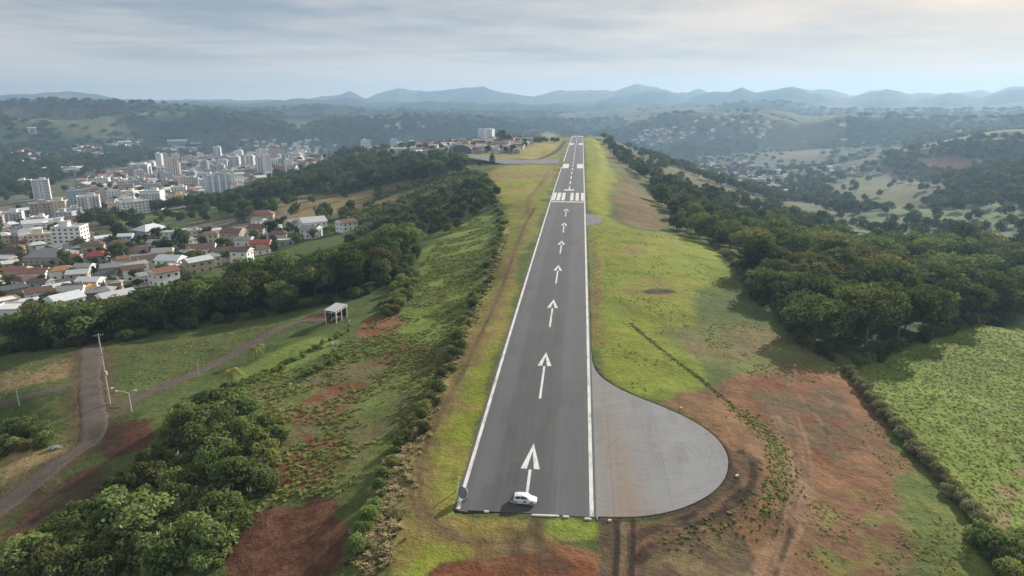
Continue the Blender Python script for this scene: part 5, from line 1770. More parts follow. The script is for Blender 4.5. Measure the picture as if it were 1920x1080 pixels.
def block(x, y, w, d, hgt, wall, rz, label, group, detail=1, trim='white', style=0, roofbox=True):
    """apartment block: floors of windows, balconies, a stair or tank house on the roof"""
    z, zmin = place_base(x, y, w, d, rz)
    e = tag(empty('apartment_block', (x, y, z), rz), label, 'apartment block', group)
    wm, tm = WALLS[wall], WALLS[trim]
    nf = max(2, int(round(hgt / 3.0)))
    fh = hgt / nf
    b = MB()
    b.box(-w / 2, w / 2, -d / 2, d / 2, zmin - z - 1.5, hgt, 0)
    n = max(2, min(8, int(w / 3.4)))
    ns = max(2, min(5, int(d / 3.8)))
    spots = []
    for f in range(nf):
        zz = f * fh + 0.9
        for i in range(n):
            spots.append(((i + 0.5) / n * w - w / 2, -d / 2 - 0.002, zz, 0))
        for sx in (-1, 1):
            for i in range(ns):
                spots.append((sx * (w / 2 + 0.002), (i + 0.5) / ns * d - d / 2, zz, sx * math.pi / 2))
    if detail < 2:
        for (xx, yy, zz, rot) in spots:
            if rot == 0:
                b.box(xx - 0.85, xx + 0.85, yy - 0.05, yy, zz, zz + 1.4, 1)
            else:
                sx = 1 if rot > 0 else -1
                b.box(min(xx, xx + sx * 0.05), max(xx, xx + sx * 0.05), yy - 0.85, yy + 0.85, zz, zz + 1.4, 1)
    b.build('wall', [wm, M_GLASS], e)
    if detail >= 2:
        for (xx, yy, zz, rot) in spots[:99]:
            o = link('window', WIN_B, e)
            o.location = (xx, yy, zz)
            o.rotation_euler = (0, 0, rot)
    if style == 1:                            # rows of balconies along the front
        for f in range(1, nf):
            c = MB()
            for sx in (-1, 1):
                c.box(sx * w * 0.27 - w * 0.17, sx * w * 0.27 + w * 0.17, -d / 2 - 1.3, -d / 2 - 0.06, f * fh - 0.1, f * fh + 0.06, 0)
                c.box(sx * w * 0.27 - w * 0.17, sx * w * 0.27 + w * 0.17, -d / 2 - 1.32, -d / 2 - 1.22, f * fh + 0.06, f * fh + 1.0, 0)
            c.build('balcony', tm, e)
    elif style == 2:                          # upright bands of another colour
        for i in range(3):
            c = MB()
            xx = (i - 1) * w * 0.32
            c.box(xx - w * 0.05, xx + w * 0.05, -d / 2 - 0.35, -d / 2 - 0.06, 0, hgt + 0.5, 0)
            c.build('wall_band', tm, e)
    r = MB()
    r.box(-w / 2 - 0.15, w / 2 + 0.15, -d / 2 - 0.15, d / 2 + 0.15, hgt + 0.002, hgt + 0.35, 0)
    for (a0, a1, b0, b1) in ((-w / 2 - .15, w / 2 + .15, -d / 2 - .15, -d / 2 + .1), (-w / 2 - .15, w / 2 + .15, d / 2 - .1, d / 2 + .15), (-w / 2 - .15, -w / 2 + .1, -d / 2 + .1, d / 2 - .1), (w / 2 - .1, w / 2 + .15, -d / 2 + .1, d / 2 - .1)):
        r.box(a0, a1, b0, b1, hgt + 0.35, hgt + 1.1, 1)
    ro = r.build('roof', [M_CONC, wm], e)
    if roofbox:
        c = MB()
        c.box(-w * 0.16, w * 0.16, -d * 0.2, d * 0.2, hgt + 0.35, hgt + 3.6, 0)
        c.box(-w * 0.18, w * 0.18, -d * 0.23, d * 0.23, hgt + 3.6, hgt + 3.85, 1)
        c.build('tank_house', [wm, M_CONC], ro, (w * 0.15 * (1 if style else -1), 0, 0))
    return e


def depth_at(g):
    return g.y * math.cos(PITCH) + (CAM_H - g.z) * math.sin(PITCH)


hr = random.Random(12)
USED = []                                    # (x, y, radius) of every building


def face(g, off=0.0):
    """turn a front towards the viewpoint side of the valley, plus an offset"""
    return -math.atan2(g.x, g.y) + off


# houses close enough to tell apart: photo position of the base, width in pixels, look
HOUSES = [
    (48, 592, 58, 5.0, 'hip', 'cream', 'pale_metal', 'pale hip-roofed house nearest the gravel road'), (100, 555, 50, 4.0, 'gable', 'pale_blue', 'pale_metal', 'low house with white metal roof'),
    (138, 562, 52, 5.4, 'gable', 'ochre', 'brown', 'ochre gabled house with brown roof'), (184, 566, 50, 4.6, 'hip', 'dark_grey', 'grey', 'dark house with grey hip roof beside the wood'),
    (16, 560, 46, 4.8, 'gable', 'beige', 'dark_grey', 'beige house with dark panelled gable roof'), (110, 524, 44, 5.2, 'hip', 'white', 'orange', 'white house with bright orange hip roof'),
    (60, 526, 52, 4.2, 'gable', 'white', 'terracotta', 'long white house with faded orange roof'), (132, 494, 32, 4.0, 'gable', 'grey', 'red', 'small house with bright red roof'),
    (84, 494, 84, 4.4, 'hip', 'grey', 'grey', 'broad building with wide grey hip roof'), (155, 514, 34, 4.4, 'gable', 'white', 'grey', 'small white gabled house'),
    (170, 474, 42, 5.0, 'hip', 'beige', 'brown', 'beige two-storey house with brown hip roof'), (250, 520, 44, 6.6, 'gable', 'white', 'grey', 'white gabled two-storey house above the wood'),
    (316, 506, 50, 5.6, 'gable', 'white', 'pale_metal', 'white house with pale blue metal roof above the wood'), (262, 486, 50, 5.0, 'gable', 'cream', 'brown', 'cream house with brown gable roof'),
    (276, 446, 58, 6.0, 'hip', 'grey', 'pale_metal', 'large grey house with pale hip roof and dark glazing'), (320, 450, 46, 6.0, 'flat', 'white', 'white', 'white flat-roofed modern house'),
    (356, 447, 40, 5.4, 'flat', 'white', 'grey', 'white boxy house with grey flat roof'), (383, 448, 32, 5.0, 'gable', 'pink', 'brown', 'pink house with dark brown roof'),
    (403, 446, 30, 5.4, 'hip', 'white', 'pale_metal', 'small white house with pale hip roof'), (434, 455, 42, 7.0, 'gable', 'beige', 'brown', 'tall beige gabled house beside the street'),
    (372, 478, 56, 3.8, 'gable', 'white', 'brown', 'long low white house with brown roof'), (410, 484, 44, 4.2, 'gable', 'white', 'brown', 'low white house with brown roof by the street wall'),
    (484, 413, 56, 4.4, 'hip', 'beige', 'terracotta', 'beige house with terracotta hip roof at the top of the street'), (583, 434, 52, 6.6, 'gable', 'white', 'pale_metal', 'white two-storey house with pale metal roof and columns, next to the wood'),
    (648, 434, 38, 5.6, 'gable', 'white', 'brown', 'white house with brown gable roof, rightmost above the wood'), (486, 470, 40, 4.6, 'gable', 'pink', 'red', 'house with red roof half hidden by the wood'),
    (218, 468, 40, 4.4, 'hip', 'grey', 'brown', 'small grey house with brown hip roof by the white block'), (292, 468, 36, 4.8, 'gable', 'pale_blue', 'grey', 'pale blue gabled house'),
    (196, 530, 36, 4.4, 'gable', 'cream', 'dark_grey', 'cream house with dark roof'), (225, 500, 36, 4.6, 'hip', 'white', 'terracotta', 'white house with terracotta hip roof'),
    (30, 520, 40, 4.4, 'gable', 'pink', 'terracotta', 'pink house with terracotta gable roof'), (345, 486, 34, 4.2, 'hip', 'beige', 'grey', 'beige bungalow with grey hip roof'),
    (455, 462, 34, 4.4, 'gable', 'white', 'grey', 'white bungalow with grey roof across the street'), (520, 452, 36, 4.6, 'hip', 'cream', 'brown', 'cream bungalow among garden trees'),
    (14, 488, 44, 5.2, 'hip', 'white', 'brown', 'white house with brown hip roof at the left frame edge'), (72, 545, 30, 3.6, 'gable', 'beige', 'brown', 'small beige shed-like house'),
    (160, 545, 30, 4.2, 'gable', 'white', 'dark_grey', 'white house with dark grey gable roof'), (212, 546, 30, 4.0, 'hip', 'pink', 'grey', 'pink bungalow with grey roof at the wood edge'),
]
for (px, py, pw, hh, kind, wall, roof, lab) in HOUSES:
    g = G(px, py, 250)
    w = pw * depth_at(g) / F * 0.86
    off = hr.uniform(-0.65, 0.65)
    house(g.x, g.y + w * 0.3, w, w * hr.uniform(0.62, 0.8), hh, kind, wall, roof, face(g, off), lab, 'houses above the wood band')
    USED.append((g.x, g.y + w * 0.3, w * 0.75))

BLOCKS = [  # base, width px, height px, wall, style, trim, words, detail
    (128, 470, 56, 44, 'white', 0, 'grey', 'white five-storey block with a tall stair tower, nearest of all', 2), (76, 468, 50, 28, 'cream', 0, 'beige', 'cream four-storey block left of the white five-storey one', 2),
    (18, 430, 40, 30, 'white', 1, 'grey', 'white balconied block at the left frame edge', 2), (106, 410, 34, 32, 'cream', 2, 'yellow', 'cream block with yellow bands', 2),
    (76, 376, 30, 38, 'white', 2, 'pale_blue', 'tall white block with a blank blue-white side', 2), (140, 388, 30, 30, 'pale_blue', 0, 'white', 'pale blue block between two white ones', 2),
    (164, 402, 40, 34, 'white', 1, 'grey', 'white stepped block with balconies', 2), (244, 404, 52, 26, 'white', 0, 'grey', 'long low white block of flats', 2),
    (284, 396, 40, 38, 'white', 1, 'white', 'white block with deep balconies near the green bank', 2), (405, 366, 42, 36, 'pale_blue', 2, 'white', 'pale blue tower with white upright bands', 2),
    (340, 386, 18, 20, 'yellow', 0, 'cream', 'small yellow block', 1), (262, 334, 34, 26, 'white', 1, 'grey', 'white block on the mid town rise', 1), (250, 336, 22, 20, 'grey', 0, 'white', 'grey block behind it', 1),
    (320, 332, 12, 34, 'cream', 2, 'pink', 'cream slim tower', 1), (300, 318, 12, 30, 'white', 0, 'grey', 'white slim tower', 1), (330, 335, 16, 30, 'beige', 2, 'white', 'beige tower with white bands', 1),
    (312, 312, 10, 24, 'cream', 0, 'grey', 'cream tower on the skyline of the town', 1), (408, 302, 14, 26, 'white', 1, 'grey', 'white tower in the far centre', 1), (440, 316, 20, 22, 'white', 1, 'grey', 'white wide tower', 1),
    (455, 312, 14, 20, 'grey', 0, 'white', 'grey tower', 1), (470, 316, 16, 24, 'white', 1, 'grey', 'white balconied tower', 1), (488, 328, 18, 30, 'pale_blue', 2, 'white', 'pale blue tower with dark glazing', 1),
    (502, 328, 12, 36, 'white', 2, 'pale_blue', 'white slender tower with a shining side', 1), (512, 304, 14, 24, 'beige', 0, 'white', 'beige tower before the hill', 1), (526, 330, 20, 18, 'beige', 0, 'cream', 'beige low block by the wood', 1),
    (556, 306, 22, 18, 'cream', 1, 'white', 'cream block below the church', 1), (568, 303, 14, 20, 'white', 0, 'grey', 'white block right of the church', 1), (594, 296, 6, 16, 'white', 0, 'grey', 'white thin tower, left one of three', 1),
    (611, 297, 8, 15, 'pale_blue', 0, 'white', 'pale blue tower, middle one of three', 1), (622, 297, 7, 15, 'pale_blue', 0, 'white', 'pale blue tower, right one of three', 1), (590, 320, 18, 12, 'cream', 0, 'white', 'cream low block near the wood edge', 1),
    (540, 318, 16, 16, 'white', 0, 'grey', 'white low block in the centre', 1), (425, 336, 20, 16, 'cream', 0, 'grey', 'cream low block in the centre', 1), (380, 342, 24, 16, 'white', 0, 'grey', 'white mid-rise among red roofs', 1),
    (190, 350, 26, 16, 'white', 0, 'grey', 'white mid-rise near the dark trees', 1), (170, 372, 30, 18, 'beige', 1, 'white', 'beige mid-rise with balconies', 1), (210, 376, 24, 18, 'white', 0, 'grey', 'white mid-rise behind the blue one', 1),
    (232, 356, 22, 16, 'cream', 0, 'grey', 'cream mid-rise', 1), (45, 352, 22, 14, 'white', 0, 'grey', 'white low block by the trees on the left', 1), (130, 330, 28, 12, 'white', 0, 'grey', 'long white flat building', 1),
    (912, 266, 30, 20, 'white', 1, 'grey', 'white five-storey block standing alone above the village', 2), (686, 284, 18, 20, 'white', 0, 'grey', 'white block among the far houses left of the village', 1), (738, 276, 14, 14, 'pale_blue', 0, 'white', 'pale block on the slope left of the village', 1),
    (1423, 352, 30, 16, 'white', 1, 'grey', 'white balconied block in the right-hand valley', 1), (1402, 350, 20, 14, 'grey', 0, 'white', 'grey block in the right-hand valley', 1), (1452, 360, 22, 12, 'white', 0, 'grey', 'white low block at the right end of the valley houses', 1),
]
for (px, py, pw, ph, wall, st, tr, lab, det) in BLOCKS:
    g = G(px, py, 300)
    D = depth_at(g)
    w, h = pw * D / F * 0.9, ph * D / F * 0.98
    h = min(h, 62)
    place = 'on the ridge' if 800 < px < 1000 else 'beyond the wood' if 600 < px < 800 else 'right of the runway' if px > 1000 else 'in the town'
    block(g.x, g.y + w * 0.3, w, max(9, w * 0.7), h, wall, face(g, hr.uniform(-0.5, 0.35)), f'{lab}, {place}', 'blocks of flats in the town' if px < 800 else None, det, tr, st)
    USED.append((g.x, g.y + w * 0.3, w * 0.8))


# more mid-rise blocks among the roofs
_r = random.Random(44)
for pts_, sp, kk, plc in (([(-30, 440), (60, 398), (170, 372), (230, 355), (330, 348), (430, 342), (460, 352), (380, 374), (300, 390), (180, 404), (130, 438), (-30, 462)], 44, 0.75, 'near half'), ([(150, 342), (230, 322), (300, 308), (430, 294), (560, 288), (610, 298), (550, 320), (470, 342), (330, 340), (200, 358)], 62, 0.8, 'far half')):
    for x, y in fill(pts_, sp, 45):
        if _r.random() > kk or any((x - a) ** 2 + (y - b) ** 2 < (c + 9) ** 2 for a, b, c in USED):
            continue
        w, h = _r.uniform(13, 22), _r.choice((9, 12, 12, 15, 18, 24))
        wall = _r.choice(('white', 'white', 'white', 'cream', 'pale_blue', 'beige', 'grey'))
        side = project(x, y, -80)[0]
        st = _r.choice((0, 1, 2))
        block(x, y, w, w * _r.uniform(0.6, 0.9), h, wall, -math.atan2(x, y) + _r.uniform(-0.5, 0.4), f'{wall.replace("_", " ")} {int(h / 3)}-floor block{(" with plain front", " with balconies", " with upright bands")[st]}, {plc} of the town, ' + ('far left' if side < 120 else 'left' if side < 250 else 'centre' if side < 400 else 'right'), 'blocks of flats in the town', 1, _r.choice(('white', 'grey', 'cream')), st)
        USED.append((x, y, w * 0.75))


# halls and hangars with wide pale roofs
def hall(px, py, pw, hh, wall, roof, label, dep=0.6, arch=False, off=0.0, name='hall', cat='hall'):
    g = G(px, py, 250)
    w = pw * depth_at(g) / F
    d = w * dep
    rz = face(g, off)
    z, zmin = place_base(g.x, g.y + d / 2, w, d, rz)
    e = tag(empty(name, (g.x, g.y + d / 2, z), rz), label, cat)
    b = MB()
    b.box(-w / 2, w / 2, -d / 2, d / 2, zmin - z - 1, hh, 0)
    b.build('wall', WALLS[wall], e)
    if arch:
        n = 12
        V, Q = [], []
        for i in range(n + 1):
            a = math.pi * i / n
            for y in (-d / 2 - 0.3, d / 2 + 0.3):
                V.append((-math.cos(a) * (w / 2 + 0.3), y, hh + 0.01 + math.sin(a) * w * 0.26))
        for i in range(n):
            Q.append((2 * i, 2 * i + 1, 2 * i + 3, 2 * i + 2))
        r = MB()
        r.add(V, Q, 0)
        r.add([V[2 * i] for i in range(n + 1)], [tuple(range(n + 1))], 1)
        r.add([V[2 * i + 1] for i in range(n + 1)], [tuple(reversed(range(n + 1)))], 1)
        r.build('roof', [ROOFS[roof], WALLS[wall]], e)
    else:
        r = link('roof', roof_mesh('gable', w, d, w * 0.09, 0.5, ROOFS[roof], WALLS[wall]), e)
        r.location = (0, 0, hh + 0.003)
    c = MB()
    c.box(-w * 0.2, w * 0.2, -d / 2 - 0.06, -d / 2 - 0.002, 0, hh * 0.75)
    c.build('door', ROOFS['grey'], e)
    USED.append((g.x, g.y + d / 2, w * 0.7))


hall(70, 432, 62, 7, 'white', 'pale_metal', 'broad hall with a pale grey roof below the yellow-banded block', 0.5)
hall(45, 405, 44, 7, 'grey', 'pale_metal', 'grey hall with a pale roof at the left of the town', 0.5, off=0.3)
hall(118, 478, 90, 4, 'grey', 'grey', 'low hall with grey roof in front of the white five-storey block', 0.3)
hall(130, 322, 34, 8, 'white', 'white', 'white warehouse beside the dark trees on the left')
hall(72, 322, 20, 8, 'white', 'pale_metal', 'white warehouse below the wooded slope')
hall(862, 292, 42, 6, 'dark_grey', 'dark_grey', 'dark hangar with an arched roof at the village edge', 0.5, True, name='hangar', cat='hangar')
hall(824, 291, 18, 5, 'pale_blue', 'blue', 'blue-roofed shed left of the dark hangar', 0.6, name='shed', cat='shed')
hall(958, 284, 26, 4, 'white', 'pale_metal', 'silver barrel-roofed hangar on the yellow grass', 0.6, True, name='hangar', cat='hangar')
hall(968, 288, 14, 3.5, 'grey', 'grey', 'small grey barrel-roofed hangar in front of the silver one', 0.8, True, name='hangar', cat='hangar')
hall(754, 286, 44, 5, 'cream', 'white', 'long cream shed at the left end of the village', 0.35, name='shed', cat='shed')
hall(330, 272, 34, 8, 'grey', 'pale_metal', 'long pale factory hall beyond the town', 0.4)
hall(232, 270, 22, 7, 'grey', 'pale_metal', 'grey factory hall on the far side of the town', 0.4)
hall(58, 250, 14, 16, 'cream', 'pale_metal', 'pale silo-like hall on the far left hill', 0.7)
hall(930, 268, 22, 4, 'white', 'white', 'white-roofed hall behind the lone five-storey block', 0.5)
hall(1000, 262, 28, 5, 'beige', 'brown', 'brown-roofed building by the trees at the far end', 0.5)


def church(px, py):
    g = G(px, py, 500)
    k = depth_at(g) / F
    e = tag(empty('church', (g.x, g.y, g.z), face(g, 0.35)), 'white church with red roof and tall pointed spire in the town', 'church')
    w, d, h = 20 * k * 0.6, 26 * k * 0.8, 9 * k
    b = MB()
    b.box(-w / 2, w / 2, -d / 2, d / 2, -6, h)
    b.build('wall', WALLS['white'], e)
    r = link('roof', roof_mesh('gable', w, d, 6.5 * k, 0.8, ROOFS['red'], WALLS['white']), e)
    r.location = (0, 0, h + 0.01)
    for xx, s, hh, nm in ((0, 2.3 * k, 17 * k, 'tower'), (-w / 2, 1.3 * k, 12 * k, 'turret'), (w / 2, 1.3 * k, 12 * k, 'turret')):
        t = MB()
        yy = -d / 2 - s
        t.box(xx - s, xx + s, yy - s, yy + s, -6, hh)
        t.box(xx - s * 1.12, xx + s * 1.12, yy - s * 1.12, yy + s * 1.12, hh + 0.01, hh + 0.6)
        to = t.build(nm, WALLS['white'], e)
        c = MB()
        q = s * 0.95
        top = (xx, yy, hh + 0.6 + s * (5.0 if nm == 'tower' else 3.5))
        c.add([(xx - q, yy - q, hh + 0.62), (xx + q, yy - q, hh + 0.62), (xx + q, yy + q, hh + 0.62), (xx - q, yy + q, hh + 0.62), top], [(0, 1, 4), (1, 2, 4), (2, 3, 4), (3, 0, 4), (3, 2, 1, 0)])
        c.build('spire', ROOFS['white'] if nm == 'tower' else ROOFS['red'], to)
    USED.append((g.x, g.y, w))


church(555, 293)

# the other roofs of the town, the village and the right-hand valley
FILLS = [
    ([(-30, 480), (150, 446), (270, 452), (420, 446), (500, 420), (540, 420), (640, 428), (600, 446), (500, 480), (390, 506), (270, 548), (150, 596), (-30, 622)], 17, (9, 13), 'among the houses above the wood band', 'houses above the wood band', 1.0, 81),
    ([(-30, 440), (60, 395), (160, 372), (230, 352), (330, 345), (430, 340), (470, 352), (380, 376), (300, 394), (180, 408), (130, 442), (-30, 466)], 13.8, (9, 15), 'in the near half of the town', 'houses in the near half of the town', 1.0, 82),
    ([(130, 345), (230, 322), (300, 305), (430, 292), (560, 286), (620, 296), (560, 322), (470, 345), (330, 342), (200, 362)], 16.5, (11, 18), 'in the far half of the town', 'houses in the far half of the town', 1.0, 83),
    ([(108, 284), (140, 273), (200, 279), (208, 291), (160, 294)], 17, (12, 17), 'in the white cluster beyond the town', 'houses on the slope beyond the town', 1.0, 84),
    ([(660, 286), (720, 262), (790, 268), (800, 285), (720, 294)], 22, (13, 18), 'left of the village', 'houses left of the village', 0.9, 85),
    ([(770, 294), (830, 297), (930, 288), (985, 284), (995, 268), (930, 262), (860, 268), (790, 276)], 15.5, (9, 14), 'in the village on the ridge', 'houses in the village on the ridge', 0.9, 86),
    ([(1170, 262), (1200, 240), (1290, 232), (1290, 262), (1230, 275)], 22, (12, 19), 'on the hazy right-hand slope', 'houses on the hazy right-hand slope', 0.8, 87),
    ([(1280, 250), (1300, 222), (1440, 222), (1450, 262), (1350, 268)], 27, (13, 21), 'on the hazy hill beyond the valley', 'houses on the hazy right-hand hill', 0.6, 88),
    ([(1280, 310), (1345, 288), (1440, 320), (1500, 352), (1470, 372), (1380, 352), (1320, 335)], 18, (10, 16), 'in the valley right of the runway', 'houses in the right-hand valley', 0.8, 89),
    ([(1440, 250), (1640, 222), (1760, 228), (1650, 262), (1500, 280)], 70, (16, 26), 'on the far right hillside', 'houses on the far right hillside', 0.5, 90),
    ([(1540, 312), (1620, 318), (1660, 330), (1560, 332)], 26, (11, 15), 'at the foot of the right-hand hill', 'houses at the foot of the hill', 0.5, 91),
    ([(380, 296), (420, 274), (520, 262), (620, 262), (640, 282), (560, 290), (460, 294)], 26, (13, 20), 'in the farthest part of the town', 'houses in the farthest part of the town', 0.8, 92),
    ([(0, 296), (40, 276), (110, 296), (60, 312)], 26, (12, 18), 'on the wooded slope at the far left', 'houses on the wooded slope at the far left', 0.6, 93),
    ([(188, 270), (230, 260), (275, 264), (262, 274), (210, 277)], 22, (12, 18), 'in the pale cluster beyond the town', 'houses in the pale cluster beyond the town', 0.9, 94),
    ([(292, 280), (330, 264), (380, 264), (372, 282), (320, 290)], 22, (12, 18), 'in the pale cluster before the far hill', 'houses in the pale cluster before the far hill', 0.9, 95),
    ([(690, 242), (740, 228), (800, 226), (800, 244), (730, 250)], 40, (16, 24), 'on the far hillside left of the village', 'houses on the far hillside left of the village', 0.7, 96),
]
WT = ['white'] * 8 + ['cream'] * 4 + ['beige'] * 2 + ['grey'] * 2 + ['pale_blue', 'pink', 'yellow']
RT = ['terracotta'] * 5 + ['brown'] * 4 + ['grey'] * 4 + ['pale_metal'] * 4 + ['white'] * 3 + ['orange', 'red', 'dark_grey']
cand = []
for pts_, sp, ww, place, group, keep, seed in FILLS:
    r_ = random.Random(seed)
    for x, y in clear_of(fill(pts_, sp, seed, jitter=0.38), [], 60):
        if r_.random() > keep:
            continue
        if any((x - a) ** 2 + (y - b) ** 2 < (c + 6) ** 2 for a, b, c in USED):
            continue
        w = r_.uniform(*ww)
        USED.append((x, y, w * 0.62))
        cand.append((w / math.hypot(x, y), x, y, w, place, group, r_.random()))
cand.sort(reverse=True)


def words16(a, b, place, s):
    full = f'{a} with {b} {place}, {s}'
    if len(full.split()) > 16:
        full = f'{a}, {b}, {place}, {s}'
    if len(full.split()) > 16:
        full = f'{a}, {b}, {place}'
    return full



N_HOUSES = 300 - len(HOUSES)
rest = MB()
SIDE = ('far left', 'left', 'centre', 'right', 'far right')
grp_x = {}
for c in cand:
    grp_x.setdefault(c[5], []).append(c[1] / c[2])
ROOF_KEYS = list(ROOFS)
WALL_KEYS = list(WALLS)
for i, (_, x, y, w, place, group, q) in enumerate(cand):
    wall, roof = hr.choice(WT), hr.choice(RT)
    kind = 'flat' if roof == 'white' else hr.choice(('hip', 'gable', 'gable'))
    d, hh = w * hr.uniform(0.6, 0.9), hr.choice((3.4, 3.8, 5.8, 6.4))
    rz = -math.atan2(x, y) + hr.uniform(-0.8, 0.8)
    if i < N_HOUSES:
        xs = sorted(grp_x[group])
        s = SIDE[min(4, int(5 * xs.index(x / y) / len(xs)))]
        nm = 'two-storey' if hh > 5 else 'low'
        house(x, y, w, d, hh, kind, wall, roof, rz, words16(f'{nm} {wall.replace("_", " ")} house', f'{roof.replace("_", " ")} {kind} roof', place, s), group, 1)
    else:
        z, zmin = place_base(x, y, w, d, rz)
        cs_, sn = math.cos(rz), math.sin(rz)
        for me_, m0, z0 in ((roof_mesh(kind, w, d, w * 0.2, 0.5, ROOFS[roof], WALLS[wall]), None, hh),):
            base = len(rest.v)
            rest.v += [(x + cs_ * v.co.x - sn * v.co.y, y + sn * v.co.x + cs_ * v.co.y, z + z0 + v.co.z) for v in me_.vertices]
            for p_ in me_.polygons:
                rest.f.append(tuple(base + k for k in p_.vertices))
                rest.m.append(ROOF_KEYS.index(roof) if p_.material_index == 0 else len(ROOF_KEYS) + WALL_KEYS.index(wall))
            bpy.data.meshes.remove(me_)
        base = len(rest.v)
        for zz in (zmin - 1, z + hh):
            for a, b_ in ((-1, -1), (1, -1), (1, 1), (-1, 1)):
                ax, ay = a * w / 2, b_ * d / 2
                rest.v.append((x + cs_ * ax - sn * ay, y + sn * ax + cs_ * ay, zz))
        for f in ((0, 1, 5, 4), (1, 2, 6, 5), (2, 3, 7, 6), (3, 0, 4, 7)):
            rest.f.append(tuple(base + k for k in f))
            rest.m.append(len(ROOF_KEYS) + WALL_KEYS.index(wall))
if rest.v:
    tag(rest.build('distant_houses', [ROOFS[k] for k in ROOF_KEYS] + [WALLS[k] for k in WALL_KEYS]), 'small distant houses fading into the haze', 'houses', kind='stuff')
print('houses', len(cand), N_HOUSES)

# garden and street trees between the roofs
gt = []
for pts_, sp, seed, hh in ((FILLS[0][0], 10.5, 95, (3.5, 8)), (FILLS[1][0], 30, 96, (6, 11)), (FILLS[2][0], 42, 97, (8, 13)), (FILLS[5][0], 26, 98, (5, 10)), (FILLS[8][0], 20, 99, (7, 12))):
    r_ = random.Random(seed)
    for x, y in clear_of(fill(pts_, sp, seed), [], 60):
        if any((x - a) ** 2 + (y - b) ** 2 < (c + 1.5) ** 2 for a, b, c in USED):
            continue
        gt.append((x, y, r_.uniform(*hh)))
q = np.array(gt)
near = q[np.hypot(q[:, 0], q[:, 1]) < 520]
far = q[np.hypot(q[:, 0], q[:, 1]) >= 520]
for x, y, h in near[:110]:
    z = H1(x, y)
    e = tag(empty('garden_tree', (x, y, z - 0.1), hr.uniform(0, 6), h), 'green garden tree between the houses above the wood band', 'tree', 'garden trees between the near houses')
    link('crown', CROWNS[hr.randrange(6)], e)
    link('trunk', TRUNKS[hr.randrange(6)], e)
far = np.concatenate([far, near[110:]]) if len(near) > 110 else far
scatter('town_trees', far[:, :2], far[:, 2], FARW, 'dark trees dotted between the roofs of the town and the village', 'trees', tilt=0.03, seed=10)


# single trees round the village and the far end of the strip
for px, py, h, lab in ((940, 268, 19, 'big round dark tree beside the lone five-storey block'), (952, 270, 14, 'round dark tree right of the big one by the lone block'), (962, 284, 9, 'round tree behind the silver hangar'), (948, 287, 8, 'small round tree between the hangars'), (912, 284, 7, 'round green tree beside the pale pole in the village'),
                       (878, 272, 10, 'dark tree above the dark hangar'), (788, 285, 11, 'round tree at the left end of the village'), (770, 284, 12, 'tree beside the long cream shed'), (726, 284, 13, 'tree left of the long cream shed'), (985, 276, 8, 'tree at the edge of the yellow grass'),
                       (900, 312, 6, 'low tree below the taxiway bend'), (880, 308, 7, 'low tree left of the taxiway bend'), (862, 306, 7, 'tree at the left end of the taxiway'), (1146, 268, 13, 'tree right of the far runway end, nearest to it'), (1132, 262, 12, 'small tree beyond the yellow verge at the far runway end')):
    g = G(px, py)
    tree_obj(g.x, g.y, h, hr.randrange(6), lab, None, 'village_tree')
tl = np.concatenate([along([(985, 252), (1010, 249), (1040, 251), (1064, 253)], 6, 121, 3), along([(975, 272), (1000, 268), (1030, 266), (1045, 268)], 5, 122, 3)])
scatter('tree_line', tl, hr.uniform(1, 1) * np.random.default_rng(5).uniform(5, 9, len(tl)), FARW, 'dark lines of trees edging the far end of the plateau', 'trees', seed=15)
sl_ = thin(clear_of(fill([(560, 430), (640, 410), (700, 372), (800, 336), (905, 318), (938, 350), (945, 388), (905, 378), (850, 372), (770, 402), (700, 440), (620, 440)], 4.6, 123), [], 20), 22, 0.42, 14)
scatter('slope_scrub', sl_, np.random.default_rng(6).uniform(1.2, 4.2, len(sl_)), SHRUB_G, 'scrubby bushes over the slope between the wood and the village', 'scrub', tilt=0.05, seed=16)


# ------------------------------------------------------------------ things on and beside the runway
def car_mats():
    w = bpy.data.materials.new('car_paint_white')
    w.use_nodes = True
    b = w.node_tree.nodes['Principled BSDF']
    b.inputs['Base Color'].default_value = (0.72, 0.74, 0.76, 1)
    b.inputs['Roughness'].default_value = 0.3
    b.inputs['Coat Weight'].default_value = 0.4
    u = w.copy()
    u.name = 'car_paint_blue'
    u.node_tree.nodes['Principled BSDF'].inputs['Base Color'].default_value = (0.07, 0.085, 0.30, 1)
    return w, u


M_CARW, M_CARB = car_mats()
M_TYRE = pmat('tyre_rubber', (0.02, 0.02, 0.021), 0.9, 0.2, 6)
M_RIM = pmat('wheel_rim', (0.45, 0.46, 0.47), 0.35, 0.1, 6, 0.5, metal=0.6)
M_LAMP = pmat('lamp_glass', (0.75, 0.75, 0.72), 0.15, 0.05, 5, 0.6)
M_TEAL = pmat('door_badge', (0.03, 0.16, 0.20), 0.4, 0.1, 5)
M_STEEL = pmat('painted_steel', (0.62, 0.62, 0.60), 0.55, 0.1, 2)


def loft(sections, mats, mi):
    """surface through cross-sections (lists of points with equal counts), closed at both ends"""
    b = MB()
    n = len(sections[0])
    V = [p for s in sections for p in s]
    Q, M_ = [], []
    for i in range(len(sections) - 1):
        for k in range(n):
            a, c = i * n + k, i * n + (k + 1) % n
            Q.append((a, c, c + n, a + n))
            M_.append(mi(i, k))
    Q.append(tuple(reversed(range(n))))
    Q.append(tuple((len(sections) - 1) * n + k for k in range(n)))
    M_ += [mi(0, 0), mi(len(sections) - 2, 0)]
    b.v, b.f, b.m = V, Q, M_
    return b


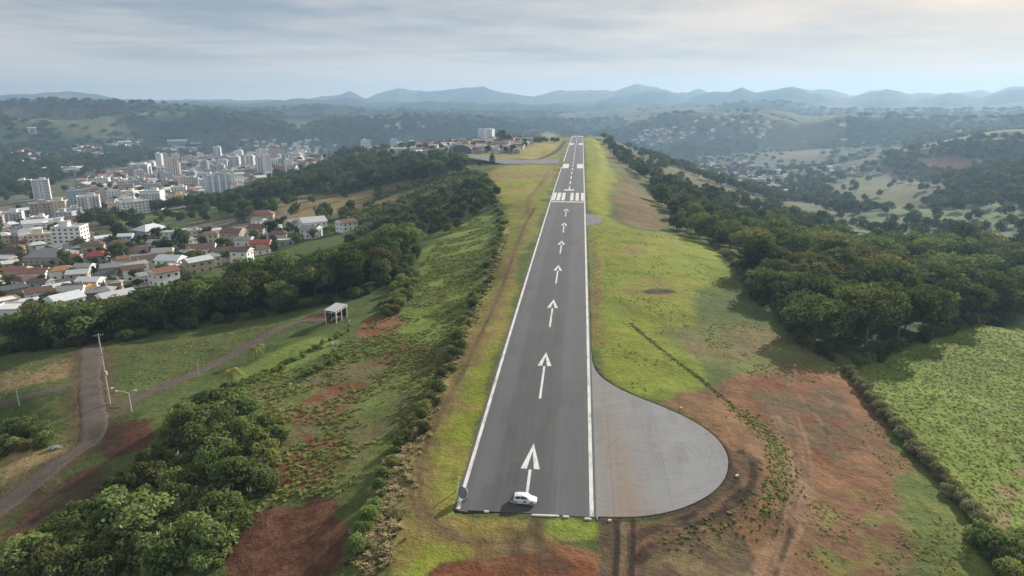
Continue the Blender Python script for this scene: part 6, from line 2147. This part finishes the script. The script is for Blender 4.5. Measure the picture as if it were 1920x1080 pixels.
def car(px, py, rz):
    g = G(px, py)
    e = tag(empty('parked_car', (g.x, g.y, float(prof(g.y)) + RW_TOP + 0.01), rz), 'white hatchback with blue tail standing across the near end of the runway', 'car')
    # front is +x; stations: x, sill z, shoulder z, half width at the sill and shoulder
    st = [(-2.02, 0.42, 0.80, 0.62, 0.66), (-1.92, 0.30, 0.95, 0.74, 0.78), (-1.5, 0.22, 1.00, 0.82, 0.84), (-0.6, 0.20, 0.98, 0.84, 0.86), (0.5, 0.20, 0.96, 0.84, 0.86),
          (1.0, 0.21, 0.92, 0.83, 0.84), (1.55, 0.23, 0.83, 0.80, 0.78), (1.88, 0.28, 0.72, 0.72, 0.68), (2.03, 0.36, 0.60, 0.58, 0.56)]
    sec = []
    for x, z0, z1, w0, w1 in st:
        zm = z0 + (z1 - z0) * 0.55
        sec.append([(x, -w0 * 0.92, z0), (x, -w0, z0 + 0.12), (x, -w1 * 1.02, zm), (x, -w1, z1 - 0.07), (x, -w1 * 0.9, z1), (x, 0, z1 + 0.03),
                    (x, w1 * 0.9, z1), (x, w1, z1 - 0.07), (x, w1 * 1.02, zm), (x, w0, z0 + 0.12), (x, w0 * 0.92, z0)])
    body = loft(sec, None, lambda i, k: 1 if i < 2 and 2 <= k <= 8 else 0).build('body', [M_CARW, M_CARB], e)
    cab = [(-1.72, 0.74, 1.00, 0.70, 1.02), (-1.42, 0.72, 0.99, 0.62, 1.34), (-0.9, 0.72, 0.98, 0.60, 1.47), (-0.1, 0.72, 0.97, 0.60, 1.49), (0.35, 0.72, 0.96, 0.58, 1.40), (1.02, 0.70, 0.93, 0.66, 0.95)]
    sec = []
    for x, w0, z0, w1, z1 in cab:
        sec.append([(x, -w0, z0 - 0.05), (x, -w1, max(z1 - 0.05, z0)), (x, -w1 * 0.85, z1), (x, 0, z1 + 0.025), (x, w1 * 0.85, z1), (x, w1, max(z1 - 0.05, z0)), (x, w0, z0 - 0.05)])
    loft(sec, None, lambda i, k: 1 if i < 1 else 0).build('cabin', [M_CARW, M_CARB], e)

    def pane(name, pts, mat=M_GLASS):
        p = [Vector(q) for q in pts]
        n = (p[1] - p[0]).cross(p[2] - p[0]).normalized() * 0.012
        b = MB()
        k = len(p)
        b.add([q + n for q in p] + [q - n for q in p], [tuple(range(k)), tuple(reversed(range(k, 2 * k)))] + [(i, k + i, k + (i + 1) % k, (i + 1) % k) for i in range(k)])
        return b.build(name, mat, e)
    for s in (-1, 1):
        o = 0.022 * s
        pane('side_window', [(-1.30, s * 0.715 + o, 1.03), (-0.50, s * 0.715 + o, 1.02), (-0.50, s * 0.618 + o, 1.38), (-1.12, s * 0.63 + o, 1.35)])
        pane('side_window', [(-0.42, s * 0.715 + o, 1.02), (0.72, s * 0.70 + o, 0.985), (0.30, s * 0.605 + o, 1.33), (-0.42, s * 0.618 + o, 1.38)])
        pane('badge', [(0.02, s * 0.885, 0.52), (0.46, s * 0.885, 0.52), (0.50, s * 0.885, 0.80), (0.0, s * 0.885, 0.80)], M_TEAL)
        h = MB()
        h.box(1.80, 2.0, s * 0.60 - 0.14, s * 0.60 + 0.1, 0.56, 0.70)
        h.build('headlight', M_LAMP, e)
        m = MB()
        m.tube([(0.72, s * 0.76, 0.98), (0.68, s * 0.92, 1.05)], [0.05, 0.09], 8)
        m.build('mirror', M_CARW, e)
        t = MB()
        t.box(-2.04, -1.94, s * 0.62 - 0.1, s * 0.62 + 0.08, 0.72, 0.92)
        t.build('tail_light', ROOFS['red'], e)
    pane('windscreen', [(0.44, -0.52, 1.385), (0.44, 0.52, 1.385), (0.98, 0.60, 1.01), (0.98, -0.60, 1.01)], pmat('windscreen_glass', (0.36, 0.36, 0.46), 0.15, 0.1, 2, 0.7))
    pane('rear_window', [(-1.50, 0.5, 1.31), (-1.50, -0.5, 1.31), (-1.76, -0.58, 1.06), (-1.76, 0.58, 1.06)])
    gl = MB()
    gl.box(2.0, 2.06, -0.36, 0.36, 0.44, 0.54)
    gl.build('grille', M_TYRE, e)
    for x in (-1.28, 1.26):
        for s in (-1, 1):
            w = MB()
            n = 20
            V = []
            for yy, r in ((-0.1, 0.26), (-0.1, 0.30), (-0.06, 0.315), (0.06, 0.315), (0.1, 0.30), (0.1, 0.26)):
                for k in range(n):
                    a = 2 * math.pi * k / n
                    V.append((math.cos(a) * r, yy, math.sin(a) * r))
            Q = [(j * n + k, j * n + (k + 1) % n, (j + 1) * n + (k + 1) % n, (j + 1) * n + k) for j in range(5) for k in range(n)]
            w.add(V, Q)
            wo = w.build('tyre', M_TYRE, None)
            wo.name = 'wheel'
            wo.parent = e
            wo.location = (x, s * 0.80, 0.315)
            r = MB()
            r.tube([(0, -0.085, 0), (0, 0.085, 0)], 0.262, 18)
            for k in range(5):
                a = 2 * math.pi * k / 5
                r.tube([(math.cos(a) * 0.06, s * 0.1, math.sin(a) * 0.06), (math.cos(a) * 0.24, s * 0.095, math.sin(a) * 0.24)], 0.03, 5)
            r.build('rim', M_RIM, wo)


car(982, 943, -0.13)


def small_things():
    # a grey-blue panel with a white rim standing at the left corner of the runway, and a leaning white post
    g = G(868.5, 938)
    z = float(prof(g.y)) + RW_TOP + 0.012
    e = tag(empty('marker_panel', (g.x, g.y, z), -0.25), 'grey-blue rounded panel with white rim standing on the left corner of the runway', 'marker')
    n = 24
    ring = [(math.sin(2 * math.pi * k / n) * 0.72, math.cos(2 * math.pi * k / n) * 1.05 + 1.2) for k in range(n)]
    b = MB()
    b.add([(x, -0.04, y) for x, y in ring] + [(x, 0.04, y) for x, y in ring], [tuple(range(n)), tuple(reversed(range(n, 2 * n)))] + [(k, n + k, n + (k + 1) % n, (k + 1) % n) for k in range(n)])
    b.build('panel', pmat('panel_cloth', (0.20, 0.23, 0.28), 0.7, 0.15, 2), e)
    b = MB()
    b.tube([(x * 1.03, 0, 1.2 + (y - 1.2) * 1.03) for x, y in ring[:n // 2 + 1]], 0.10, 6)
    b.build('rim', M_STEEL, e)
    b = MB()
    b.tube([(x * 1.03, 0, 1.2 + (y - 1.2) * 1.03) for x, y in ring[n // 2:] + ring[:1]], 0.05, 6)
    b.build('rim', M_CARB, e)
    for s in (-1, 1):
        f = MB()
        f.tube([(s * 0.42, -0.35, 0.02), (s * 0.42, 0, 0.42), (s * 0.42, 0.35, 0.02)], 0.05, 6)
        f.build('foot', M_TYRE, e)
    g = G(856, 921)
    b = MB()
    b.tube([(0, 0, -0.2), (0.28, 0.06, 1.3), (0.55, 0.12, 2.4)], [0.11, 0.11, 0.09], 8)
    tag(b.build('leaning_post', M_STEEL, None, (g.x, g.y, g.z)), 'short white post leaning beside the left runway line', 'post')
    # pale kerb pieces and blocks along the near end
    M_BLK = pmat('pale_concrete', (0.58, 0.54, 0.46), 0.9, 0.2, 1.5)
    for (px, py, L, w, h, rz, lab) in ((1022, 967.5, 4.4, 0.42, 0.16, -0.06, 'long pale kerb piece lying along the near end of the runway'), (1061, 970, 1.0, 0.4, 0.2, -0.1, 'white block at the near runway end, left one of the two'), (1102, 974, 1.1, 0.4, 0.2, -0.1, 'white block at the near runway end by the right line'),
                                       (1143, 977, 0.6, 0.35, 0.2, 0.2, 'small white block at the corner of runway and apron'), (912, 960, 0.8, 0.35, 0.18, 0.05, 'pale block at the near runway end left of the car'), (868, 959, 1.8, 0.3, 0.16, -0.2, 'flat brownish plank at the left runway corner'),
                                       (1277, 766, 0.6, 0.35, 0.26, 0.5, 'white stone on the far edge of the apron'), (1382, 893, 0.7, 0.4, 0.25, 0.3, 'white stone in the mud right of the apron')):
        g = G(px, py)
        b = MB()
        r = random.Random(int(px))
        q = 0.12
        V = []
        for zz, k in ((-0.1, 1.0), (h * 0.6, 1.0), (h, 0.86)):
            for a in range(10):
                t = 2 * math.pi * a / 10
                cx, sx = math.cos(t), math.sin(t)
                V.append((math.copysign(abs(cx) ** 0.45, cx) * L / 2 * k * r.uniform(0.94, 1.04), math.copysign(abs(sx) ** 0.45, sx) * w / 2 * k * r.uniform(0.9, 1.05), zz))
        b.add(V, [(j * 10 + a, j * 10 + (a + 1) % 10, (j + 1) * 10 + (a + 1) % 10, (j + 1) * 10 + a) for j in (0, 1) for a in range(10)] + [tuple(range(20, 30))])
        nm, ct = ('kerb_piece', 'kerb') if L > 1.5 else ('concrete_block', 'block') if py > 955 and px < 1200 else ('stone', 'stone')
        tag(b.build(nm, M_BLK if lab.find('plank') < 0 else M_BARK, None, (g.x, g.y, g.z + 0.03), rz), lab, ct)
    g = G(101, 842)
    b = MB()
    V, Q, T = leaf_cloud(9, [(0, 0, 0.4, 0.7, 0.6), (0.9, 0.2, 0.3, 0.55, 0.6), (-0.7, -0.1, 0.3, 0.5, 0.6)], 120, 0.3, 0.2)
    me = np_mesh('sand_heap', V, Q, pmat('bags', (0.5, 0.5, 0.5), 0.9, 0.15, 2))
    tag(link('white_heap', me, None, (g.x, g.y, g.z)), 'small whitish heap on the dry plot beside the gravel road', 'heap')


small_things()


def shelter():
    z = G(631, 607).z

    def on_level(px, py):
        u, v, w = ray(px, py)
        k = (z - CAM_H) / w
        return Vector((u * k, v * k, z))
    a, b_, c_ = on_level(611.5, 604), on_level(631, 607), on_level(650.5, 594)
    wv, dv = (b_ - a), (c_ - b_)
    e = tag(empty('shelter', (a.x, a.y, z)), 'grey flat-roofed shelter on slim white posts, dark inside, beside the wood', 'shelter')
    h = 4.0
    for i, k in enumerate((0, 0.5, 1)):
        for s in (0, 1):
            p = wv * s + dv * k
            q = MB()
            q.box(p.x - 0.13, p.x + 0.13, p.y - 0.13, p.y + 0.13, -2.2, h)
            q.build('post', M_STEEL, e)
    r = MB()
    cs_ = [wv * u + dv * v for u, v in ((-0.05, -0.06), (1.05, -0.06), (1.05, 1.06), (-0.05, 1.06))]
    zt = [h + 0.12, h + 0.05, h + 0.12, h + 0.2]
    r.add([(p.x, p.y, zz) for p, zz in zip(cs_, zt)] + [(p.x, p.y, zz - 0.12) for p, zz in zip(cs_, zt)], [(0, 1, 2, 3), (7, 6, 5, 4), (0, 4, 5, 1), (1, 5, 6, 2), (2, 6, 7, 3), (3, 7, 4, 0)])
    r.build('roof', pmat('shelter_sheet', (0.34, 0.35, 0.36), 0.7, 0.2, 0.8), e)
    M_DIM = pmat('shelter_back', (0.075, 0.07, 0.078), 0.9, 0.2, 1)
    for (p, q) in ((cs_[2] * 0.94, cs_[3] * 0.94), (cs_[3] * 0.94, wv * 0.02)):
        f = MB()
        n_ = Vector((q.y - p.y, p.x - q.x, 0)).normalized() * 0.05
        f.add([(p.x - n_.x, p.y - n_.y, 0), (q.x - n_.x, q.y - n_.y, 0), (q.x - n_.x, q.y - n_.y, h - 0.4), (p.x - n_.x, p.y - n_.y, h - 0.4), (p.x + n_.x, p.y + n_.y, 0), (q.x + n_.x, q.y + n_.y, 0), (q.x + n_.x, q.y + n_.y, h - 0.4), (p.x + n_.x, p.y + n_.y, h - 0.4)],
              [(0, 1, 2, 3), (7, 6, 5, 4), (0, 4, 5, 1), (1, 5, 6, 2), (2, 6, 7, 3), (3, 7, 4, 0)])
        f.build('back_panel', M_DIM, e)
    for (p, q) in ((cs_[0], cs_[1]), (cs_[1], cs_[2])):
        f = MB()
        f.tube([(p.x, p.y, h - 0.45), (q.x, q.y, h - 0.35)], 0.09, 5)
        f.build('beam', M_STEEL, e)


shelter()
M_POLE = pmat('pole_concrete', (0.40, 0.39, 0.37), 0.85, 0.15, 0.8)


def utility_pole(px, py, h, label, group=None, arms=1, mat=None, rz=0.4, rad=0.17, lamp=False):
    g = G(px, py)
    e = tag(empty('utility_pole', (g.x, g.y, g.z), rz), label, 'pole', group)
    b = MB()
    b.tube([(0, 0, -0.6), (0, 0, h * 0.5), (0, 0, h)], [rad, rad * 0.8, rad * 0.55], 9)
    b.build('pole', mat or M_POLE, e)
    for k in range(arms):
        a = MB()
        zz = h * (0.985 - 0.26 * k)
        a.box(-1.1, 1.1, -rad - 0.16, -rad - 0.02, zz - 0.12, zz)
        ao = a.build('crossarm', M_BARK, e)
        for xx in (-0.95, -0.45, 0.45, 0.95):
            i = MB()
            i.tube([(xx, -rad - 0.09, zz), (xx, -rad - 0.09, zz + 0.18)], [0.06, 0.04], 6)
            i.build('insulator', M_STEEL, ao)
    if lamp:
        a = MB()
        a.tube([(0, -0.1, h * 0.2), (0.5, -0.5, h * 0.23), (0.9, -0.8, h * 0.235)], 0.05, 6)
        ao = a.build('lamp_arm', M_STEEL, e)
        l = MB()
        l.box(0.8, 1.4, -0.98, -0.66, h * 0.225, h * 0.245)
        l.build('lamp', M_LAMP, ao)
        t = MB()
        t.tube([(0.28, 0.1, h * 0.42), (0.28, 0.1, h * 0.47)], 0.3, 10)
        t.build('transformer', M_STEEL, e)


utility_pole(206, 758, 18.3, 'very tall grey concrete pole beside the gravel road', None, 2, None, 0.5, 0.26, True)
utility_pole(36, 762, 7.5, 'short greenish pole by the bushes left of the gravel road', None, 1, pmat('green_pole', (0.22, 0.27, 0.20), 0.8, 0.15, 1))
utility_pole(373, 706, 4.6, 'thin grey pole standing beside the grey track', None, 0, None, 0, 0.1)
utility_pole(848, 297, 15, 'white pole before the dark hangar in the village', None, 1, M_STEEL, 0, 0.4)
utility_pole(905, 293, 11, 'thin pale pole on the grass between hangars and taxiway', None, 0, M_STEEL, 0, 0.3)
utility_pole(1318, 300, 30, 'lone tall pole in the hazy valley on the right', None, 1, None, 0, 0.5)
utility_pole(402, 478, 9, 'grey pole with crossarm by the street wall', None, 1)
utility_pole(505, 425, 9, 'grey pole with crossarm at the top of the street', None, 1)


def street_lamp(px, py, h):
    g = G(px, py)
    e = tag(empty('street_lamp', (g.x, g.y, g.z), 0.1), 'pale double-armed street lamp at the edge of the thicket', 'street lamp')
    b = MB()
    b.tube([(0, 0, -0.5), (0, 0, h)], [0.13, 0.1], 8)
    b.build('pole', M_STEEL, e)
    for s, L in ((-1, 2.6), (1, 1.5)):
        a = MB()
        a.tube([(0, 0, h - 0.2), (s * L * 0.35, 0, h + 0.35), (s * L * 0.75, 0, h + 0.55), (s * L, 0, h + 0.55)], [0.08, 0.07, 0.06, 0.06], 6)
        ao = a.build('arm', M_STEEL, e)
        l = MB()
        l.box(s * L - 0.35, s * L + 0.35, -0.14, 0.14, h + 0.48, h + 0.6)
        l.build('lamp', M_LAMP, ao)


street_lamp(247, 772, 4.8)


# ------------------------------------------------------------------ the air
def build_haze():
    m = bpy.data.materials.new('haze_air')
    m.use_nodes = True
    t = NT(m.node_tree)
    out = t.n('ShaderNodeOutputMaterial')
    v = t.n('ShaderNodeVolumePrincipled', inp={'Color': (0.37, 0.565, 0.79, 1), 'Density': HAZE_D, 'Anisotropy': 0.3})
    t.link(v.outputs[0], out.inputs[1])
    b = MB()
    zt = max(float(GZ.max()), CAM_H) + 40
    b.box(-11000, 11000, -3000, 11000, float(GZ.min()) - 2.0, zt)
    tag(b.build('haze', m), 'thin blue haze filling the valleys', 'haze', kind='stuff')


HAZE_D = 0.000145
build_haze()


# ------------------------------------------------------------------ wording: tell look-alikes apart by their order from the left
ORD = ['first', 'second', 'third', 'fourth', 'fifth', 'sixth', 'seventh', 'eighth', 'ninth', 'tenth', 'eleventh', 'twelfth']


def word_order():
    same = {}
    for o in S.objects:
        if o.parent is None and o.get('label') and o.get('group'):
            same.setdefault(o['label'], []).append(o)
    for lab, obs in same.items():
        n = len(obs)
        if n < 2 or n > 12:
            continue
        obs.sort(key=lambda o: project(*o.location)[0])
        for i, o in enumerate(obs):
            w = ('left one', 'right one')[i] if n == 2 else ('leftmost', 'middle one', 'rightmost')[i] if n == 3 else 'leftmost' if i == 0 else 'rightmost' if i == n - 1 else ORD[i] + ' from left'
            if len((lab + ' ' + w).split()) <= 16:
                o['label'] = f'{lab}, {w}'


word_order()
